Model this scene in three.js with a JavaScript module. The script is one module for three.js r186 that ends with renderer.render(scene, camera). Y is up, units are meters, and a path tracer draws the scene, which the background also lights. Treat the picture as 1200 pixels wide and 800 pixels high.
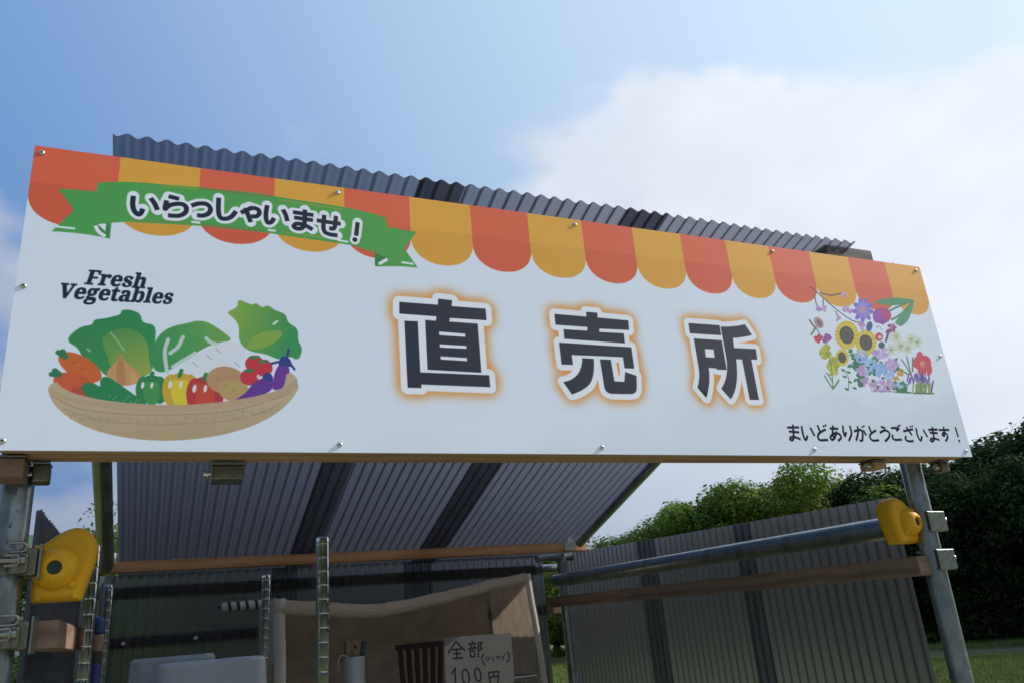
import * as THREE from 'three';
import { RoundedBoxGeometry } from 'three/addons/geometries/RoundedBoxGeometry.js';
import { mergeGeometries } from 'three/addons/utils/BufferGeometryUtils.js';
import { ImprovedNoise } from 'three/addons/math/ImprovedNoise.js';

// ------------------------------------------------------------------ camera
const scene = new THREE.Scene();
const camera = new THREE.PerspectiveCamera(46.4, 1.5, 0.05, 6000);
const EYE = new THREE.Vector3(-0.7017, 1.5, 1.1647);
const RIGHT = new THREE.Vector3(0.91711287, -0.08160508, 0.39018533);
const UP = new THREE.Vector3(-0.06144094, 0.93818744, 0.3406308);
const BACK = new THREE.Vector3(-0.39386418, -0.33637025, 0.85540988);
camera.position.copy(EYE);
camera.quaternion.setFromRotationMatrix(new THREE.Matrix4().makeBasis(RIGHT, UP, BACK));
scene.add(camera);

// ------------------------------------------------------------------ sky and sun
const SUN = new THREE.Vector3(0.80, 0.56, 0.15).normalize();
const noise = new ImprovedNoise();
function fbm(x, y, z, n) { let s = 0, a = 0.5, f = 1; for (let i = 0; i < n; i++) { s += a * noise.noise(x * f, y * f, z * f); a *= 0.5; f *= 2.03; } return s; }
const sstep = (a, b, x) => { const t = Math.min(1, Math.max(0, (x - a) / (b - a))); return t * t * (3 - 2 * t); };
const mixc = (a, b, t) => [a[0] + (b[0] - a[0]) * t, a[1] + (b[1] - a[1]) * t, a[2] + (b[2] - a[2]) * t];
function skyTexture() {
  const W = 2048, H = 1024, data = new Float32Array(W * H * 4);
  for (let j = 0; j < H; j++) for (let i = 0; i < W; i++) {
    const k = (j * W + i) * 4;
    const el = ((j + 0.5) / H - 0.5) * Math.PI, ph = ((i + 0.5) / W - 0.5) * 2 * Math.PI;
    let c = [0.42, 0.46, 0.5];
    if (el > -0.02) {
      const e = Math.max(0, el), x = Math.cos(e) * Math.cos(ph), y = Math.sin(e), z = Math.cos(e) * Math.sin(ph);
      const cg = x * SUN.x + y * SUN.y + z * SUN.z, g = Math.acos(Math.max(-1, Math.min(1, cg)));
      const near = sstep(1.75, 0.55, g);
      c = mixc([0.13, 0.285, 0.585], [0.60, 0.775, 0.97], near);
      // cumulus bank that thickens towards the horizon
      const lift = 0.34 * fbm(x * 1.1 + 28.335, 2.2, z * 1.1 + 18.457, 2);
      const d = fbm(x * 3.1 + 3.775, y * 4.6 + 0.4, z * 3.1 + 5.555, 6) * 0.85 + (0.52 + lift - e) * 1.3 + 0.06 * near;
      const cov = sstep(0.02, 0.25, d - 0.25 * sstep(0.6, 0.75, e));
      const body = fbm(x * 5.5 + 9, y * 8 + 3, z * 5.5, 5);
      const lit = 0.32 + 0.58 * near + 0.35 * body;
      const cc = mixc([0.26, 0.33, 0.46], [0.92, 0.95, 1.03], Math.max(0, Math.min(1, lit)));
      c = mixc(c, cc, 0.86 * cov);
      c = mixc(c, mixc([0.15, 0.21, 0.34], [0.72, 0.79, 0.92], near), 0.88 * Math.exp(-e / 0.19));
      const aur = 0.5 * Math.exp(-g * g / 0.08) + 0.2 * Math.exp(-g * g / 0.3);
      c = [c[0] + aur, c[1] + aur * 0.97, c[2] + aur * 0.9];
    }
    for (let q = 0; q < 3; q++) data[k + q] = c[q] * 0.83; data[k + 3] = 1;
  }
  const t = new THREE.DataTexture(data, W, H, THREE.RGBAFormat, THREE.FloatType);
  t.mapping = THREE.EquirectangularReflectionMapping; t.magFilter = THREE.LinearFilter; t.minFilter = THREE.LinearFilter; t.needsUpdate = true;
  return t;
}
const skyTex = skyTexture();
scene.background = skyTex; scene.environment = skyTex;
const sun = new THREE.DirectionalLight(new THREE.Color(1, 0.96, 0.90), 3.2);
sun.position.copy(SUN).multiplyScalar(40); sun.castShadow = true; sun.shadow.radius = 1.5;
Object.assign(sun.shadow.camera, { left: -45, right: 45, top: 45, bottom: -45, near: 0.5, far: 120 });
sun.shadow.mapSize.set(4096, 4096);
scene.add(sun, sun.target);
const EXPOSURE = 1.24;

// ------------------------------------------------------------------ helpers
function rng(seed) { let a = seed >>> 0; return () => { a = (a + 0x6d2b79f5) | 0; let t = Math.imul(a ^ (a >>> 15), 1 | a); t = (t + Math.imul(t ^ (t >>> 7), 61 | t)) ^ t; return ((t ^ (t >>> 14)) >>> 0) / 4294967296; }; }
const taken = {};
function numbered(n) { n = n.replace(/_\d{3}$/, ''); const k = taken[n] = (taken[n] ?? -1) + 1; return k ? n + '_' + String(k).padStart(3, '0') : n; }
function tag(o, label, category, group, kind) { o.userData = { label, category }; if (group) o.userData.group = group; if (kind) o.userData.kind = kind; return o; }
function thing(name, label, category, group) { const o = new THREE.Group(); o.name = numbered(name); scene.add(o); return tag(o, label, category, group); }
function mesh(name, geo, mat, parent) { const m = new THREE.Mesh(geo, mat); m.name = parent ? name : numbered(name); m.castShadow = m.receiveShadow = true; (parent || scene).add(m); return m; }
const at = (m, x, y, z, rx = 0, ry = 0, rz = 0) => { m.position.set(x, y, z); m.rotation.set(rx, ry, rz); return m; };
const lin = (r, g, b) => new THREE.Color().setRGB(r, g, b);
// a pixel of the 1200 x 800 photograph as a direction, and where it meets a plane
const dirOf = (u, v) => new THREE.Vector3().addScaledVector(RIGHT, (u - 600) / 933.3).addScaledVector(UP, -(v - 400) / 933.3).sub(BACK);
function hit(u, v, axis, val) { const d = dirOf(u, v), t = (val - EYE[axis]) / d[axis]; return EYE.clone().addScaledVector(d, t); }

function noiseTex(size, fn, srgb = true) {
  const d = new Uint8Array(size * size * 4);
  for (let j = 0; j < size; j++) for (let i = 0; i < size; i++) { const c = fn(i / size, j / size), k = (j * size + i) * 4; for (let q = 0; q < 3; q++) d[k + q] = Math.max(0, Math.min(255, Math.round(c[q] * 255))); d[k + 3] = 255; }
  const t = new THREE.DataTexture(d, size, size); t.wrapS = t.wrapT = THREE.RepeatWrapping; t.magFilter = THREE.LinearFilter; t.minFilter = THREE.LinearMipmapLinearFilter; t.generateMipmaps = true;
  if (srgb) t.colorSpace = THREE.SRGBColorSpace; t.needsUpdate = true; return t;
}
// tileable-ish fbm: blend of two shifted copies
function tfbm(u, v, s, n, off = 0) { const f = (x, y) => fbm(x * s + off, y * s + off * 1.7, off * 0.3 + 5.1, n); return (f(u, v) * (1 - u) + f(u - 1, v) * u) * (1 - v) + (f(u, v - 1) * (1 - u) + f(u - 1, v - 1) * u) * v; }

function woodTex(base, dark, seed) {
  const r = rng(seed), knots = Array.from({ length: 5 }, () => [r(), r(), 0.02 + 0.03 * r()]);
  return noiseTex(512, (u, v) => {
    let w = v * 16 + 2.2 * tfbm(u, v, 3, 3, seed), kn = 0;
    for (const [a, b, s] of knots) { const du = (u - a), dv = (v - b) * 3, q = Math.exp(-(du * du + dv * dv) / (s * s)); w += q * 2.4; kn = Math.max(kn, q); }
    const ring = 0.5 + 0.5 * Math.sin(w * 6.28 / 1.6), fib = 0.5 + 0.5 * tfbm(u * 0.15, v, 90, 2, seed + 3);
    const t = Math.min(1, 0.25 + 0.4 * ring * ring + 0.35 * (fib - 0.3) + 0.55 * kn + 0.5 * tfbm(u, v, 5, 3, seed + 9));
    return mixc(base, dark, Math.max(0, t));
  });
}
// uv in metres by the dominant face axis; the grain (u) follows the long axis
function boxUV(g, scale = 1, ou = 0, ov = 0) {
  g.computeBoundingBox(); const s = g.boundingBox.getSize(new THREE.Vector3()), p = g.attributes.position, n = g.attributes.normal, uv = new Float32Array(p.count * 2);
  const dims = [s.x, s.y, s.z], L = dims.indexOf(Math.max(...dims));
  for (let i = 0; i < p.count; i++) {
    const P = [p.getX(i), p.getY(i), p.getZ(i)], N = [n.getX(i), n.getY(i), n.getZ(i)].map(Math.abs), A = N.indexOf(Math.max(...N));
    let a, b; if (A === L) { a = (L + 1) % 3; b = (L + 2) % 3; } else { a = L; b = 3 - L - A; }
    uv[2 * i] = P[a] * scale + ou; uv[2 * i + 1] = P[b] * scale * 3 + ov + A * 0.37;
  }
  g.setAttribute('uv', new THREE.BufferAttribute(uv, 2)); return g;
}
let wseed = 0;
const plank = (w, h, d, r = 0.0015) => { wseed += 0.173; return boxUV(new RoundedBoxGeometry(w, h, d, 2, r), 1, wseed, wseed * 1.9); };
const cyl = (r, h, n = 32, r2 = r) => new THREE.CylinderGeometry(r2, r, h, n, 1);
const M4 = (x, y, z, rx = 0, ry = 0, rz = 0) => new THREE.Matrix4().compose(new THREE.Vector3(x, y, z), new THREE.Quaternion().setFromEuler(new THREE.Euler(rx, ry, rz)), new THREE.Vector3(1, 1, 1));
const put = (g, ...a) => { g = g.index ? g.toNonIndexed() : g; return g.applyMatrix4(M4(...a)); };
const join = (gs) => mergeGeometries(gs.map((g) => { g = g.index ? g.toNonIndexed() : g; for (const k of Object.keys(g.attributes)) if (!['position', 'normal', 'uv'].includes(k)) g.deleteAttribute(k); return g; }));

// ------------------------------------------------------------------ materials
const galvTex = noiseTex(256, (u, v) => { const sp = sstep(0.22, 0.34, tfbm(u, v, 26, 3, 21)), a = (0.76 + 0.34 * tfbm(u, v, 7, 5, 2) + 0.16 * tfbm(u, v, 40, 2, 5)) * (1 - 0.45 * sp); return [a * 0.96, a, a * 1.0]; });
const galvRough = noiseTex(256, (u, v) => { const a = 0.62 + 0.35 * tfbm(u, v, 14, 4, 11); return [a, a, a]; }, false);
const MAT = {
  galv: new THREE.MeshStandardMaterial({ color: lin(0.56, 0.58, 0.61), map: galvTex, roughnessMap: galvRough, roughness: 0.52, metalness: 0.9 }),
  clamp: new THREE.MeshStandardMaterial({ color: lin(0.46, 0.49, 0.42), map: galvTex, roughnessMap: galvRough, roughness: 0.55, metalness: 0.8 }),
  brass: new THREE.MeshStandardMaterial({ color: lin(0.36, 0.32, 0.22), map: galvTex, roughness: 0.42, metalness: 0.85 }),
  steel: new THREE.MeshStandardMaterial({ color: lin(0.33, 0.31, 0.26), roughness: 0.35, metalness: 1 }),
  bolt: new THREE.MeshStandardMaterial({ color: lin(0.70, 0.68, 0.62), roughness: 0.25, metalness: 1 }),
  chrome: new THREE.MeshStandardMaterial({ color: lin(0.48, 0.49, 0.49), roughness: 0.10, metalness: 1 }),
  beamWood: new THREE.MeshStandardMaterial({ map: woodTex([0.88, 0.69, 0.50], [0.70, 0.48, 0.30], 3), roughness: 0.75 }),
  oldWood: new THREE.MeshStandardMaterial({ map: woodTex([0.62, 0.51, 0.42], [0.41, 0.32, 0.25], 17), roughness: 0.85 }),
  frameWood: new THREE.MeshStandardMaterial({ map: woodTex([0.80, 0.66, 0.47], [0.62, 0.47, 0.30], 29), roughness: 0.8 }),
  greyWood: new THREE.MeshStandardMaterial({ map: woodTex([0.60, 0.57, 0.54], [0.42, 0.40, 0.38], 41), roughness: 0.9 }),
  smoke: new THREE.MeshPhysicalMaterial({ color: lin(0.90, 0.905, 0.95), transmission: 0.95, thickness: 0.0008, roughness: 0.5, ior: 1.12, clearcoat: 0.3, clearcoatRoughness: 0.2, attenuationColor: lin(0.345, 0.35, 0.38), attenuationDistance: 0.0008 }),
  yellow: new THREE.MeshPhysicalMaterial({ color: lin(0.82, 0.41, 0.009), map: noiseTex(256, (u, v) => { const sp = sstep(0.24, 0.36, tfbm(u, v, 22, 3, 31)), a = 0.96 + 0.16 * tfbm(u, v, 6, 4, 33) - 0.22 * sp; return [a, a * (1 - 0.04 * sp), a]; }), roughness: 0.6, specularIntensity: 0.6, clearcoat: 0.1, clearcoatRoughness: 0.3 }),
  hole: new THREE.MeshStandardMaterial({ color: lin(0.012, 0.045, 0.03), roughness: 0.6 }),
  white: new THREE.MeshStandardMaterial({ color: lin(0.78, 0.78, 0.78), roughness: 0.45 }),
  black: new THREE.MeshStandardMaterial({ color: lin(0.012, 0.012, 0.014), roughness: 0.6 }),
};

// ------------------------------------------------------------------ ground
{
  const gt = noiseTex(512, (u, v) => { const a = tfbm(u, v, 5, 5, 1), b = tfbm(u, v, 60, 3, 8), t = 0.5 + 0.9 * a + 0.9 * b; return mixc([0.24, 0.29, 0.10], [0.44, 0.45, 0.20], Math.max(0, Math.min(1, t))); });
  gt.repeat.set(400, 400);
  const g = mesh('grass_ground', new THREE.PlaneGeometry(2400, 2400), new THREE.MeshStandardMaterial({ map: gt, roughness: 1 }));
  g.rotation.x = -Math.PI / 2; g.userData = { label: 'mown green grass ground around the stall', category: 'ground', kind: 'structure' };
  // gravel path in front of the wood
  const a = hit(1040, 769, 'y', 0), b = hit(1260, 757, 'y', 0), dir = b.clone().sub(a).setY(0).normalize(), nrm = new THREE.Vector3(dir.z, 0, -dir.x);
  const pt = noiseTex(256, (u, v) => { const t = 0.5 + tfbm(u, v, 50, 3, 4) + 0.5 * tfbm(u, v, 6, 3, 7); return mixc([0.34, 0.32, 0.25], [0.50, 0.47, 0.39], Math.max(0, Math.min(1, t))); });
  pt.repeat.set(40, 1);
  const n = 60, pos = [], uv = [], idx = [], c = a.clone().add(b).multiplyScalar(0.5);
  for (let i = 0; i <= n; i++) { const s = (i / n - 0.5) * 70, w = 0.38 + 0.30 * noise.noise(i * 0.7, 1, 2), o = 0.4 * noise.noise(i * 0.3, 5, 2); for (const q of [-1, 1]) { const P = c.clone().addScaledVector(dir, s).addScaledVector(nrm, o + q * w); pos.push(P.x, 0.006, P.z); uv.push(i / n, (q + 1) / 2); } if (i < n) { const k = i * 2; idx.push(k, k + 1, k + 2, k + 1, k + 3, k + 2); } }
  const pg = new THREE.BufferGeometry(); pg.setAttribute('position', new THREE.Float32BufferAttribute(pos, 3)); pg.setAttribute('uv', new THREE.Float32BufferAttribute(uv, 2)); pg.setIndex(idx); pg.computeVertexNormals();
  const p = mesh('gravel_path', pg, new THREE.MeshStandardMaterial({ map: pt, roughness: 1, side: THREE.DoubleSide }));
  p.userData = { label: 'pale gravel path along the edge of the wood', category: 'path', kind: 'structure' };
  // pale gravel added out of view to bounce light onto the sign and its underside
  const yt = noiseTex(512, (u, v) => { const t = 0.5 + 0.9 * tfbm(u, v, 70, 3, 14) + 0.6 * tfbm(u, v, 6, 4, 17); return mixc([0.50, 0.48, 0.45], [0.72, 0.70, 0.67], Math.max(0, Math.min(1, t))); });
  yt.repeat.set(9, 6);
  const yg = new THREE.PlaneGeometry(18, 12), yard = mesh('added_gravel_yard', yg, new THREE.MeshStandardMaterial({ map: yt, roughness: 1 })); at(yard, 1, 0.005, 6.6, -Math.PI / 2);
  yard.userData = { label: 'unseen pale gravel yard added to bounce light onto the sign', category: 'ground', kind: 'structure' };
  // far wooded ridge
  const hp = [], hi = [], N = 90, R = 24;
  for (let i = 0; i <= N; i++) for (let j = 0; j <= R; j++) {
    const az = (-75 + 150 * i / N) * Math.PI / 180, t = j / R, dist = 650 + 500 * t;
    const ridge = 150 + 55 * fbm(az * 2.1 + 3.7, 0.5, 1, 4) - 110 * sstep(0.0, 0.6, az);
    const h = ridge * Math.pow(Math.sin(Math.min(1, t * 1.1) * Math.PI * 0.5), 1.3) + 5 * fbm(i * 0.9, j * 0.9, 2, 3) * t;
    hp.push(EYE.x + Math.sin(az) * dist, h - 1, EYE.z - Math.cos(az) * dist);
    if (i < N && j < R) { const k = i * (R + 1) + j; hi.push(k, k + 1, k + R + 1, k + 1, k + R + 2, k + R + 1); }
  }
  const hg = new THREE.BufferGeometry(); hg.setAttribute('position', new THREE.Float32BufferAttribute(hp, 3)); hg.setIndex(hi); hg.computeVertexNormals();
  const h = mesh('hill', hg, new THREE.MeshStandardMaterial({ color: lin(0.06, 0.095, 0.06), roughness: 1, side: THREE.DoubleSide }));
  h.userData = { label: 'distant wooded ridge', category: 'hill', kind: 'structure' };
}
// grass blades where the lawn shows
{
  const r = rng(77), blade = new THREE.BufferGeometry(); const bp = [], bi = [];
  for (let k = 0; k < 5; k++) { const a = k * 1.3, o = bp.length / 3, cx = 0.03 * Math.cos(a * 2), cz = 0.03 * Math.sin(a * 2), dx = Math.cos(a) * 0.012, dz = Math.sin(a) * 0.012; bp.push(cx - dx, 0, cz - dz, cx + dx, 0, cz + dz, cx * 2.2, 0.08 + 0.03 * (k % 3), cz * 2.2); bi.push(o, o + 1, o + 2); }
  blade.setAttribute('position', new THREE.Float32BufferAttribute(bp, 3)); blade.setIndex(bi); blade.computeVertexNormals();
  const N = 60000, im = new THREE.InstancedMesh(blade, new THREE.MeshStandardMaterial({ color: 0xffffff, roughness: 0.9, side: THREE.DoubleSide }), N), q = new THREE.Object3D(), col = new THREE.Color();
  for (let i = 0; i < N; i++) {
    const narrow = i % 4 === 0, az = ((narrow ? 24 : 47) + r() * (narrow ? 5 : 13)) * Math.PI / 180, d = narrow ? 12 + 20 * r() : r() < 0.8 ? 12 + 9.2 * Math.pow(r(), 0.8) : 25.5 + 8 * r();
    q.position.set(EYE.x + Math.sin(az) * d, 0, EYE.z - Math.cos(az) * d); q.rotation.y = r() * 7; q.scale.setScalar(0.5 + r() * 0.6); q.updateMatrix(); im.setMatrixAt(i, q.matrix);
    const t = r(), u = r(); im.setColorAt(i, col.setRGB(0.15 + 0.16 * t * u, 0.18 + 0.11 * t, 0.03 + 0.04 * u));
  }
  im.name = 'grass'; im.castShadow = im.receiveShadow = true; scene.add(im);
  tag(im, 'short sunlit lawn grass in front of the gravel path', 'grass', null, 'stuff');
}

// ------------------------------------------------------------------ trees
const leafMat = new THREE.MeshPhysicalMaterial({ color: 0xffffff, vertexColors: true, roughness: 0.8, transmission: 0.4, thickness: 0, specularIntensity: 0.15, side: THREE.DoubleSide });
const barkMat = new THREE.MeshStandardMaterial({ map: noiseTex(128, (u, v) => { const t = 0.5 + tfbm(u, v * 0.4, 18, 3, 3); return mixc([0.18, 0.15, 0.12], [0.38, 0.33, 0.27], Math.max(0, Math.min(1, t))); }), roughness: 1 });
function crownGeo(seed, { clusters, leaves, size, flat = 0.8, hue, low = 0.2, spread = 0.085 }) {
  // unit tree: height 1, crown radius about 0.5
  const r = rng(seed), pos = [], col = [], idx = [], C = [];
  for (let i = 0; i < clusters; i++) {
    const a = r() * 6.283, yy = low + (0.93 - low) * Math.pow(r(), 0.8), t = (yy - low) / (1 - low), rad = (0.16 + 0.34 * Math.sqrt(Math.max(0, 1 - Math.pow(t * 1.9 - 0.75, 2) * 0.75))) * Math.sqrt(r()) * 1.05;
    C.push([Math.cos(a) * rad, yy * 0.94, Math.sin(a) * rad, 0.07 + spread * r(), 0.75 + 0.5 * r(), r()]);
  }
  const n = new THREE.Vector3(), u = new THREE.Vector3(), w = new THREE.Vector3();
  for (let i = 0; i < leaves; i++) {
    const c = C[Math.floor(r() * clusters)];
    n.set(r() * 2 - 1, r() * 2 - 1, r() * 2 - 1); if (n.lengthSq() > 1 || n.lengthSq() < 0.01) { i--; continue; } n.normalize();
    const q = c[3] * (r() < 0.1 ? 0.9 + 0.28 * r() : 0.55 + 0.45 * Math.pow(r(), 0.5)), x = c[0] + n.x * q, y = c[1] + n.y * q * flat, z = c[2] + n.z * q;
    n.x += r() * 1.6 - 0.8; n.y += r() * 1.6 - 0.3; n.z += r() * 1.6 - 0.8; n.normalize();
    u.set(r() - 0.5, r() - 0.5, r() - 0.5).cross(n).normalize(); w.crossVectors(n, u);
    const s = size * (0.6 + 0.8 * r()), s2 = s * 0.55, o = pos.length / 3;
    pos.push(x - u.x * s, y - u.y * s, z - u.z * s, x + w.x * s2 + n.x * s * 0.15, y + w.y * s2 + n.y * s * 0.15, z + w.z * s2 + n.z * s * 0.15, x + u.x * s, y + u.y * s, z + u.z * s, x - w.x * s2 + n.x * s * 0.15, y - w.y * s2 + n.y * s * 0.15, z - w.z * s2 + n.z * s * 0.15);
    idx.push(o, o + 1, o + 2, o, o + 2, o + 3);
    const k = c[4] * (0.75 + 0.5 * r()), h = mixc(hue[0], hue[1], Math.min(1, Math.max(0, c[5] * 0.6 + r() * 0.4)));
    for (let j = 0; j < 4; j++) col.push(h[0] * k, h[1] * k, h[2] * k);
  }
  const g = new THREE.BufferGeometry(); g.setAttribute('position', new THREE.Float32BufferAttribute(pos, 3)); g.setAttribute('color', new THREE.Float32BufferAttribute(col, 3)); g.setIndex(idx); g.computeVertexNormals();
  return { g, C };
}
function limbGeo(C, seed, thick) {
  const r = rng(seed), gs = [];
  const tube = (pts, r0, r1) => { const c = new THREE.CatmullRomCurve3(pts), g = new THREE.TubeGeometry(c, 8, 1, 7, false), p = g.attributes.position; for (let i = 0; i <= 8; i++) { const ctr = c.getPointAt(i / 8), rad = r0 + (r1 - r0) * i / 8; for (let j = 0; j <= 7; j++) { const k = i * 8 + j; p.setXYZ(k, ctr.x + (p.getX(k) - ctr.x) * rad, ctr.y + (p.getY(k) - ctr.y) * rad, ctr.z + (p.getZ(k) - ctr.z) * rad); } } g.computeVertexNormals(); return g; };
  gs.push(tube([new THREE.Vector3(0, -0.01, 0), new THREE.Vector3(0.01, 0.2, 0.01), new THREE.Vector3(-0.01, 0.45, 0), new THREE.Vector3(0.01, 0.75, 0)], thick, thick * 0.3));
  for (let i = 0; i < 9; i++) { const c = C[Math.floor(r() * C.length)], y0 = 0.1 + 0.35 * r(); gs.push(tube([new THREE.Vector3(0, Math.min(y0, c[1] * 0.7), 0), new THREE.Vector3(c[0] * 0.4, Math.min(y0, c[1] * 0.7) + 0.4 * (c[1] - Math.min(y0, c[1] * 0.7)) + 0.03, c[2] * 0.4), new THREE.Vector3(c[0], c[1], c[2])], thick * 0.45, thick * 0.1)); }
  return join(gs);
}
const KINDS = [
  { clusters: 52, spread: 0.10, leaves: 28000, size: 0.0120, hue: [[0.045, 0.10, 0.018], [0.14, 0.20, 0.03]], low: 0.12, trunk: 0.028 },
  { clusters: 50, spread: 0.10, leaves: 28000, size: 0.0120, hue: [[0.08, 0.17, 0.022], [0.27, 0.33, 0.05]], low: 0.15, trunk: 0.026 },
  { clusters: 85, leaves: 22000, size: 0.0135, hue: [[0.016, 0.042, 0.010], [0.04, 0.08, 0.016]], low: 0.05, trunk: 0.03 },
  { clusters: 46, spread: 0.10, leaves: 18000, size: 0.0155, hue: [[0.11, 0.17, 0.018], [0.32, 0.32, 0.05]], low: 0.0, trunk: 0.02 },
  { clusters: 26, leaves: 1500, size: 0.022, hue: [[0.10, 0.19, 0.03], [0.17, 0.26, 0.05]], low: 0.3, trunk: 0.012 },
].map((k, i) => { const c = crownGeo(101 + i * 7, k); return { crown: c.g, trunk: limbGeo(c.C, 55 + i, k.trunk) }; });
const treeProto = KINDS.map((k) => { const o = new THREE.Group(); mesh('trunk', k.trunk, barkMat, o); mesh('crown', k.crown, leafMat, o); return o; });
function tree(kind, azDeg, dist, h, wide, turn, name, label, category, group) {
  const o = treeProto[kind].clone(); o.name = numbered(name); const az = azDeg * Math.PI / 180;
  o.position.set(EYE.x + Math.sin(az) * dist, 0, EYE.z - Math.cos(az) * dist); o.scale.set(h * wide, h, h * wide); o.rotation.y = turn; scene.add(o); tag(o, label, category, group); return o;
}
{
  const G1 = 'trees of the dark wood beside the lawn', G2 = 'broadleaf trees behind the right wall', G3 = 'bushes along the foot of the wood';
  const r = rng(5);
  // [kind, azimuth, distance, height, width]
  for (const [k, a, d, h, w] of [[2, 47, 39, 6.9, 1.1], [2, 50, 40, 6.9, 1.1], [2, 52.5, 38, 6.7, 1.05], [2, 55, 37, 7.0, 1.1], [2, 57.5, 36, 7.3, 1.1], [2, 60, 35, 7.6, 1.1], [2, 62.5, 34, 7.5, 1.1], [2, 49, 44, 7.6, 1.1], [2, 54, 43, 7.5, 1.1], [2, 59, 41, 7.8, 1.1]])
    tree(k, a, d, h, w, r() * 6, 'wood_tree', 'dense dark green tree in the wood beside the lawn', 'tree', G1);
  for (const [k, a, d, h, w] of [[1, 42.4, 37, 7.3, 1.15], [1, 39.2, 38, 7.0, 1.1], [1, 36.6, 37, 6.2, 0.95], [1, 34.6, 39, 5.7, 0.95], [1, 45, 39, 6.7, 0.95], [0, 40.5, 42, 7.5, 1.0], [0, 33, 44, 6.2, 1.3], [0, 30.5, 46, 5.7, 1.4], [1, 28.3, 47, 5.5, 1.4], [0, 26, 46, 5.4, 1.4]])
    tree(k, a, d, h, w, r() * 6, 'broadleaf_tree', 'sunlit green broadleaf tree rising above the right corrugated wall', 'tree', G2);
  for (const [a, d, h] of [[44.5, 34, 4.6], [46.5, 34, 4.3], [41.5, 34, 4.4], [39, 35, 4.2], [36.5, 36, 4.1], [34.3, 38, 4.2], [32, 40, 3.9], [29.6, 41, 3.7], [27.3, 41, 3.5]])
    tree(3, a, d, h * 0.97, 1.15, r() * 6, 'bush', 'yellow-green bush in front of the taller broadleaf trees', 'bush', G3);
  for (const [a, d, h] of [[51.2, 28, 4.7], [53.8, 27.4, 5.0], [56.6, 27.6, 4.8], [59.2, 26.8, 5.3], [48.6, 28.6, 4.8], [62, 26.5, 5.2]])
    tree(2, a, d, h, 0.95, r() * 6, 'added_edge_tree', 'dark bushy tree added over the shadowed grass in front of the wood', 'tree', 'bushy trees added over the shadowed grass');  // added trees, standing in for the strip of grass that lies in shadow
  for (const [k, a, d, h, w] of [[0, -3.6, 22, 4.75, 0.8], [2, 1.6, 25, 5.2, 0.9], [2, 6, 28, 5.4, 1.0], [2, 11, 30, 5.4, 1.0], [2, 16, 32, 5.4, 1.0], [2, 20.5, 34, 5.4, 1.0], [0, 24, 36, 5.2, 1.0], [2, -8.5, 9, 1.75, 1.2]])
    tree(k, a, d, h, w, r() * 6, 'garden_tree', 'green tree behind the back of the stall', 'tree', 'trees behind the stall');
  tree(4, -3.35, 9.5, 3.25, 0.35, 1.2, 'sapling', 'slender sapling with bright green leaves behind the left post', 'tree');
  // what the glossy sign and the chrome posts mirror: the trees on the far side of the lawn
  for (const [k, a, d, h, w] of [[0, 118, 21, 6.3, 1.25], [0, 109, 24, 6.8, 1.1], [2, 101, 26, 6.6, 1.1]])
    tree(k, a, d, h, w, r() * 6, 'lawn_tree', 'broad green tree standing on the lawn facing the sign', 'tree', 'trees facing the sign');
  for (let i = 0; i < 13; i++) tree([1, 0, 3][i % 3], 134 + i * 10.5, 29 + 4 * r(), (i % 3 === 2 ? 6.5 : 8.6) + 0.8 * r(), 1.0, r() * 6, 'hedge_tree', 'green tree in the row across the lawn opposite the sign', 'tree', 'row of trees opposite the sign');
}

// ------------------------------------------------------------------ corrugated sheets
const PITCH = 0.032, AMP = 0.0052;
// a(u), b(u): the two ends of the sheet at u along its width; n: direction in which it waves
function sheetGeo(u0, u1, a, b, n, lift = 0) {
  const seg = Math.round((u1 - u0) / PITCH * 14), T = 0.0004, L = 3, pos = [], idx = [], W = (L + 1) * 2;
  const U = a(u1).sub(a(u0)).normalize();
  for (let i = 0; i <= seg; i++) {
    const u = u0 + (u1 - u0) * i / seg, A = a(u), B = b(u), ph = u / PITCH * 2 * Math.PI, o = AMP * (1 + 0.16 * noise.noise(u * 21, u0 * 3, 0.5)) * Math.sin(ph) + lift + 0.003 * noise.noise(u * 5, u0, 2.5);
    const N = n.clone().addScaledVector(U, -AMP * 2 * Math.PI / PITCH * Math.cos(ph)).normalize();
    for (const q of [1, -1]) for (let j = 0; j <= L; j++) { const P = A.clone().lerp(B, j / L).addScaledVector(n, o).addScaledVector(N, q * T); pos.push(P.x, P.y, P.z); }
    if (i < seg) { const k = i * W, f = k + L + 1; for (let j = 0; j < L; j++) { idx.push(k + j, k + j + 1, k + j + W, k + j + 1, k + j + 1 + W, k + j + W); idx.push(f + j, f + j + W, f + j + 1, f + j + 1, f + j + W, f + j + 1 + W); } }
  }
  // rims are separate vertices so that they stay sharp
  const rim = (p) => { const o = pos.length / 3; for (const v of p) pos.push(pos[v * 3], pos[v * 3 + 1], pos[v * 3 + 2]); idx.push(o, o + 1, o + 2, o, o + 2, o + 3); };
  for (let i = 0; i < seg; i++) { const k = i * W; rim([k, k + W, k + W + L + 1, k + L + 1]); rim([k + L, k + 2 * L + 1, k + W + 2 * L + 1, k + W + L]); }
  for (let j = 0; j < L; j++) { rim([j, j + L + 1, j + L + 2, j + 1]); const k = seg * W + j; rim([k, k + 1, k + L + 2, k + L + 1]); }
  const g = new THREE.BufferGeometry(); g.setAttribute('position', new THREE.Float32BufferAttribute(pos, 3)); g.setIndex(idx);
  // wind all faces outwards
  const cross = U.clone().cross(b(u0).sub(a(u0))); if (cross.dot(n) > 0) for (let i = 0; i < idx.length; i += 3) { const t = idx[i + 1]; idx[i + 1] = idx[i + 2]; idx[i + 2] = t; }
  g.setIndex(idx); g.computeVertexNormals(); return g;
}
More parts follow.
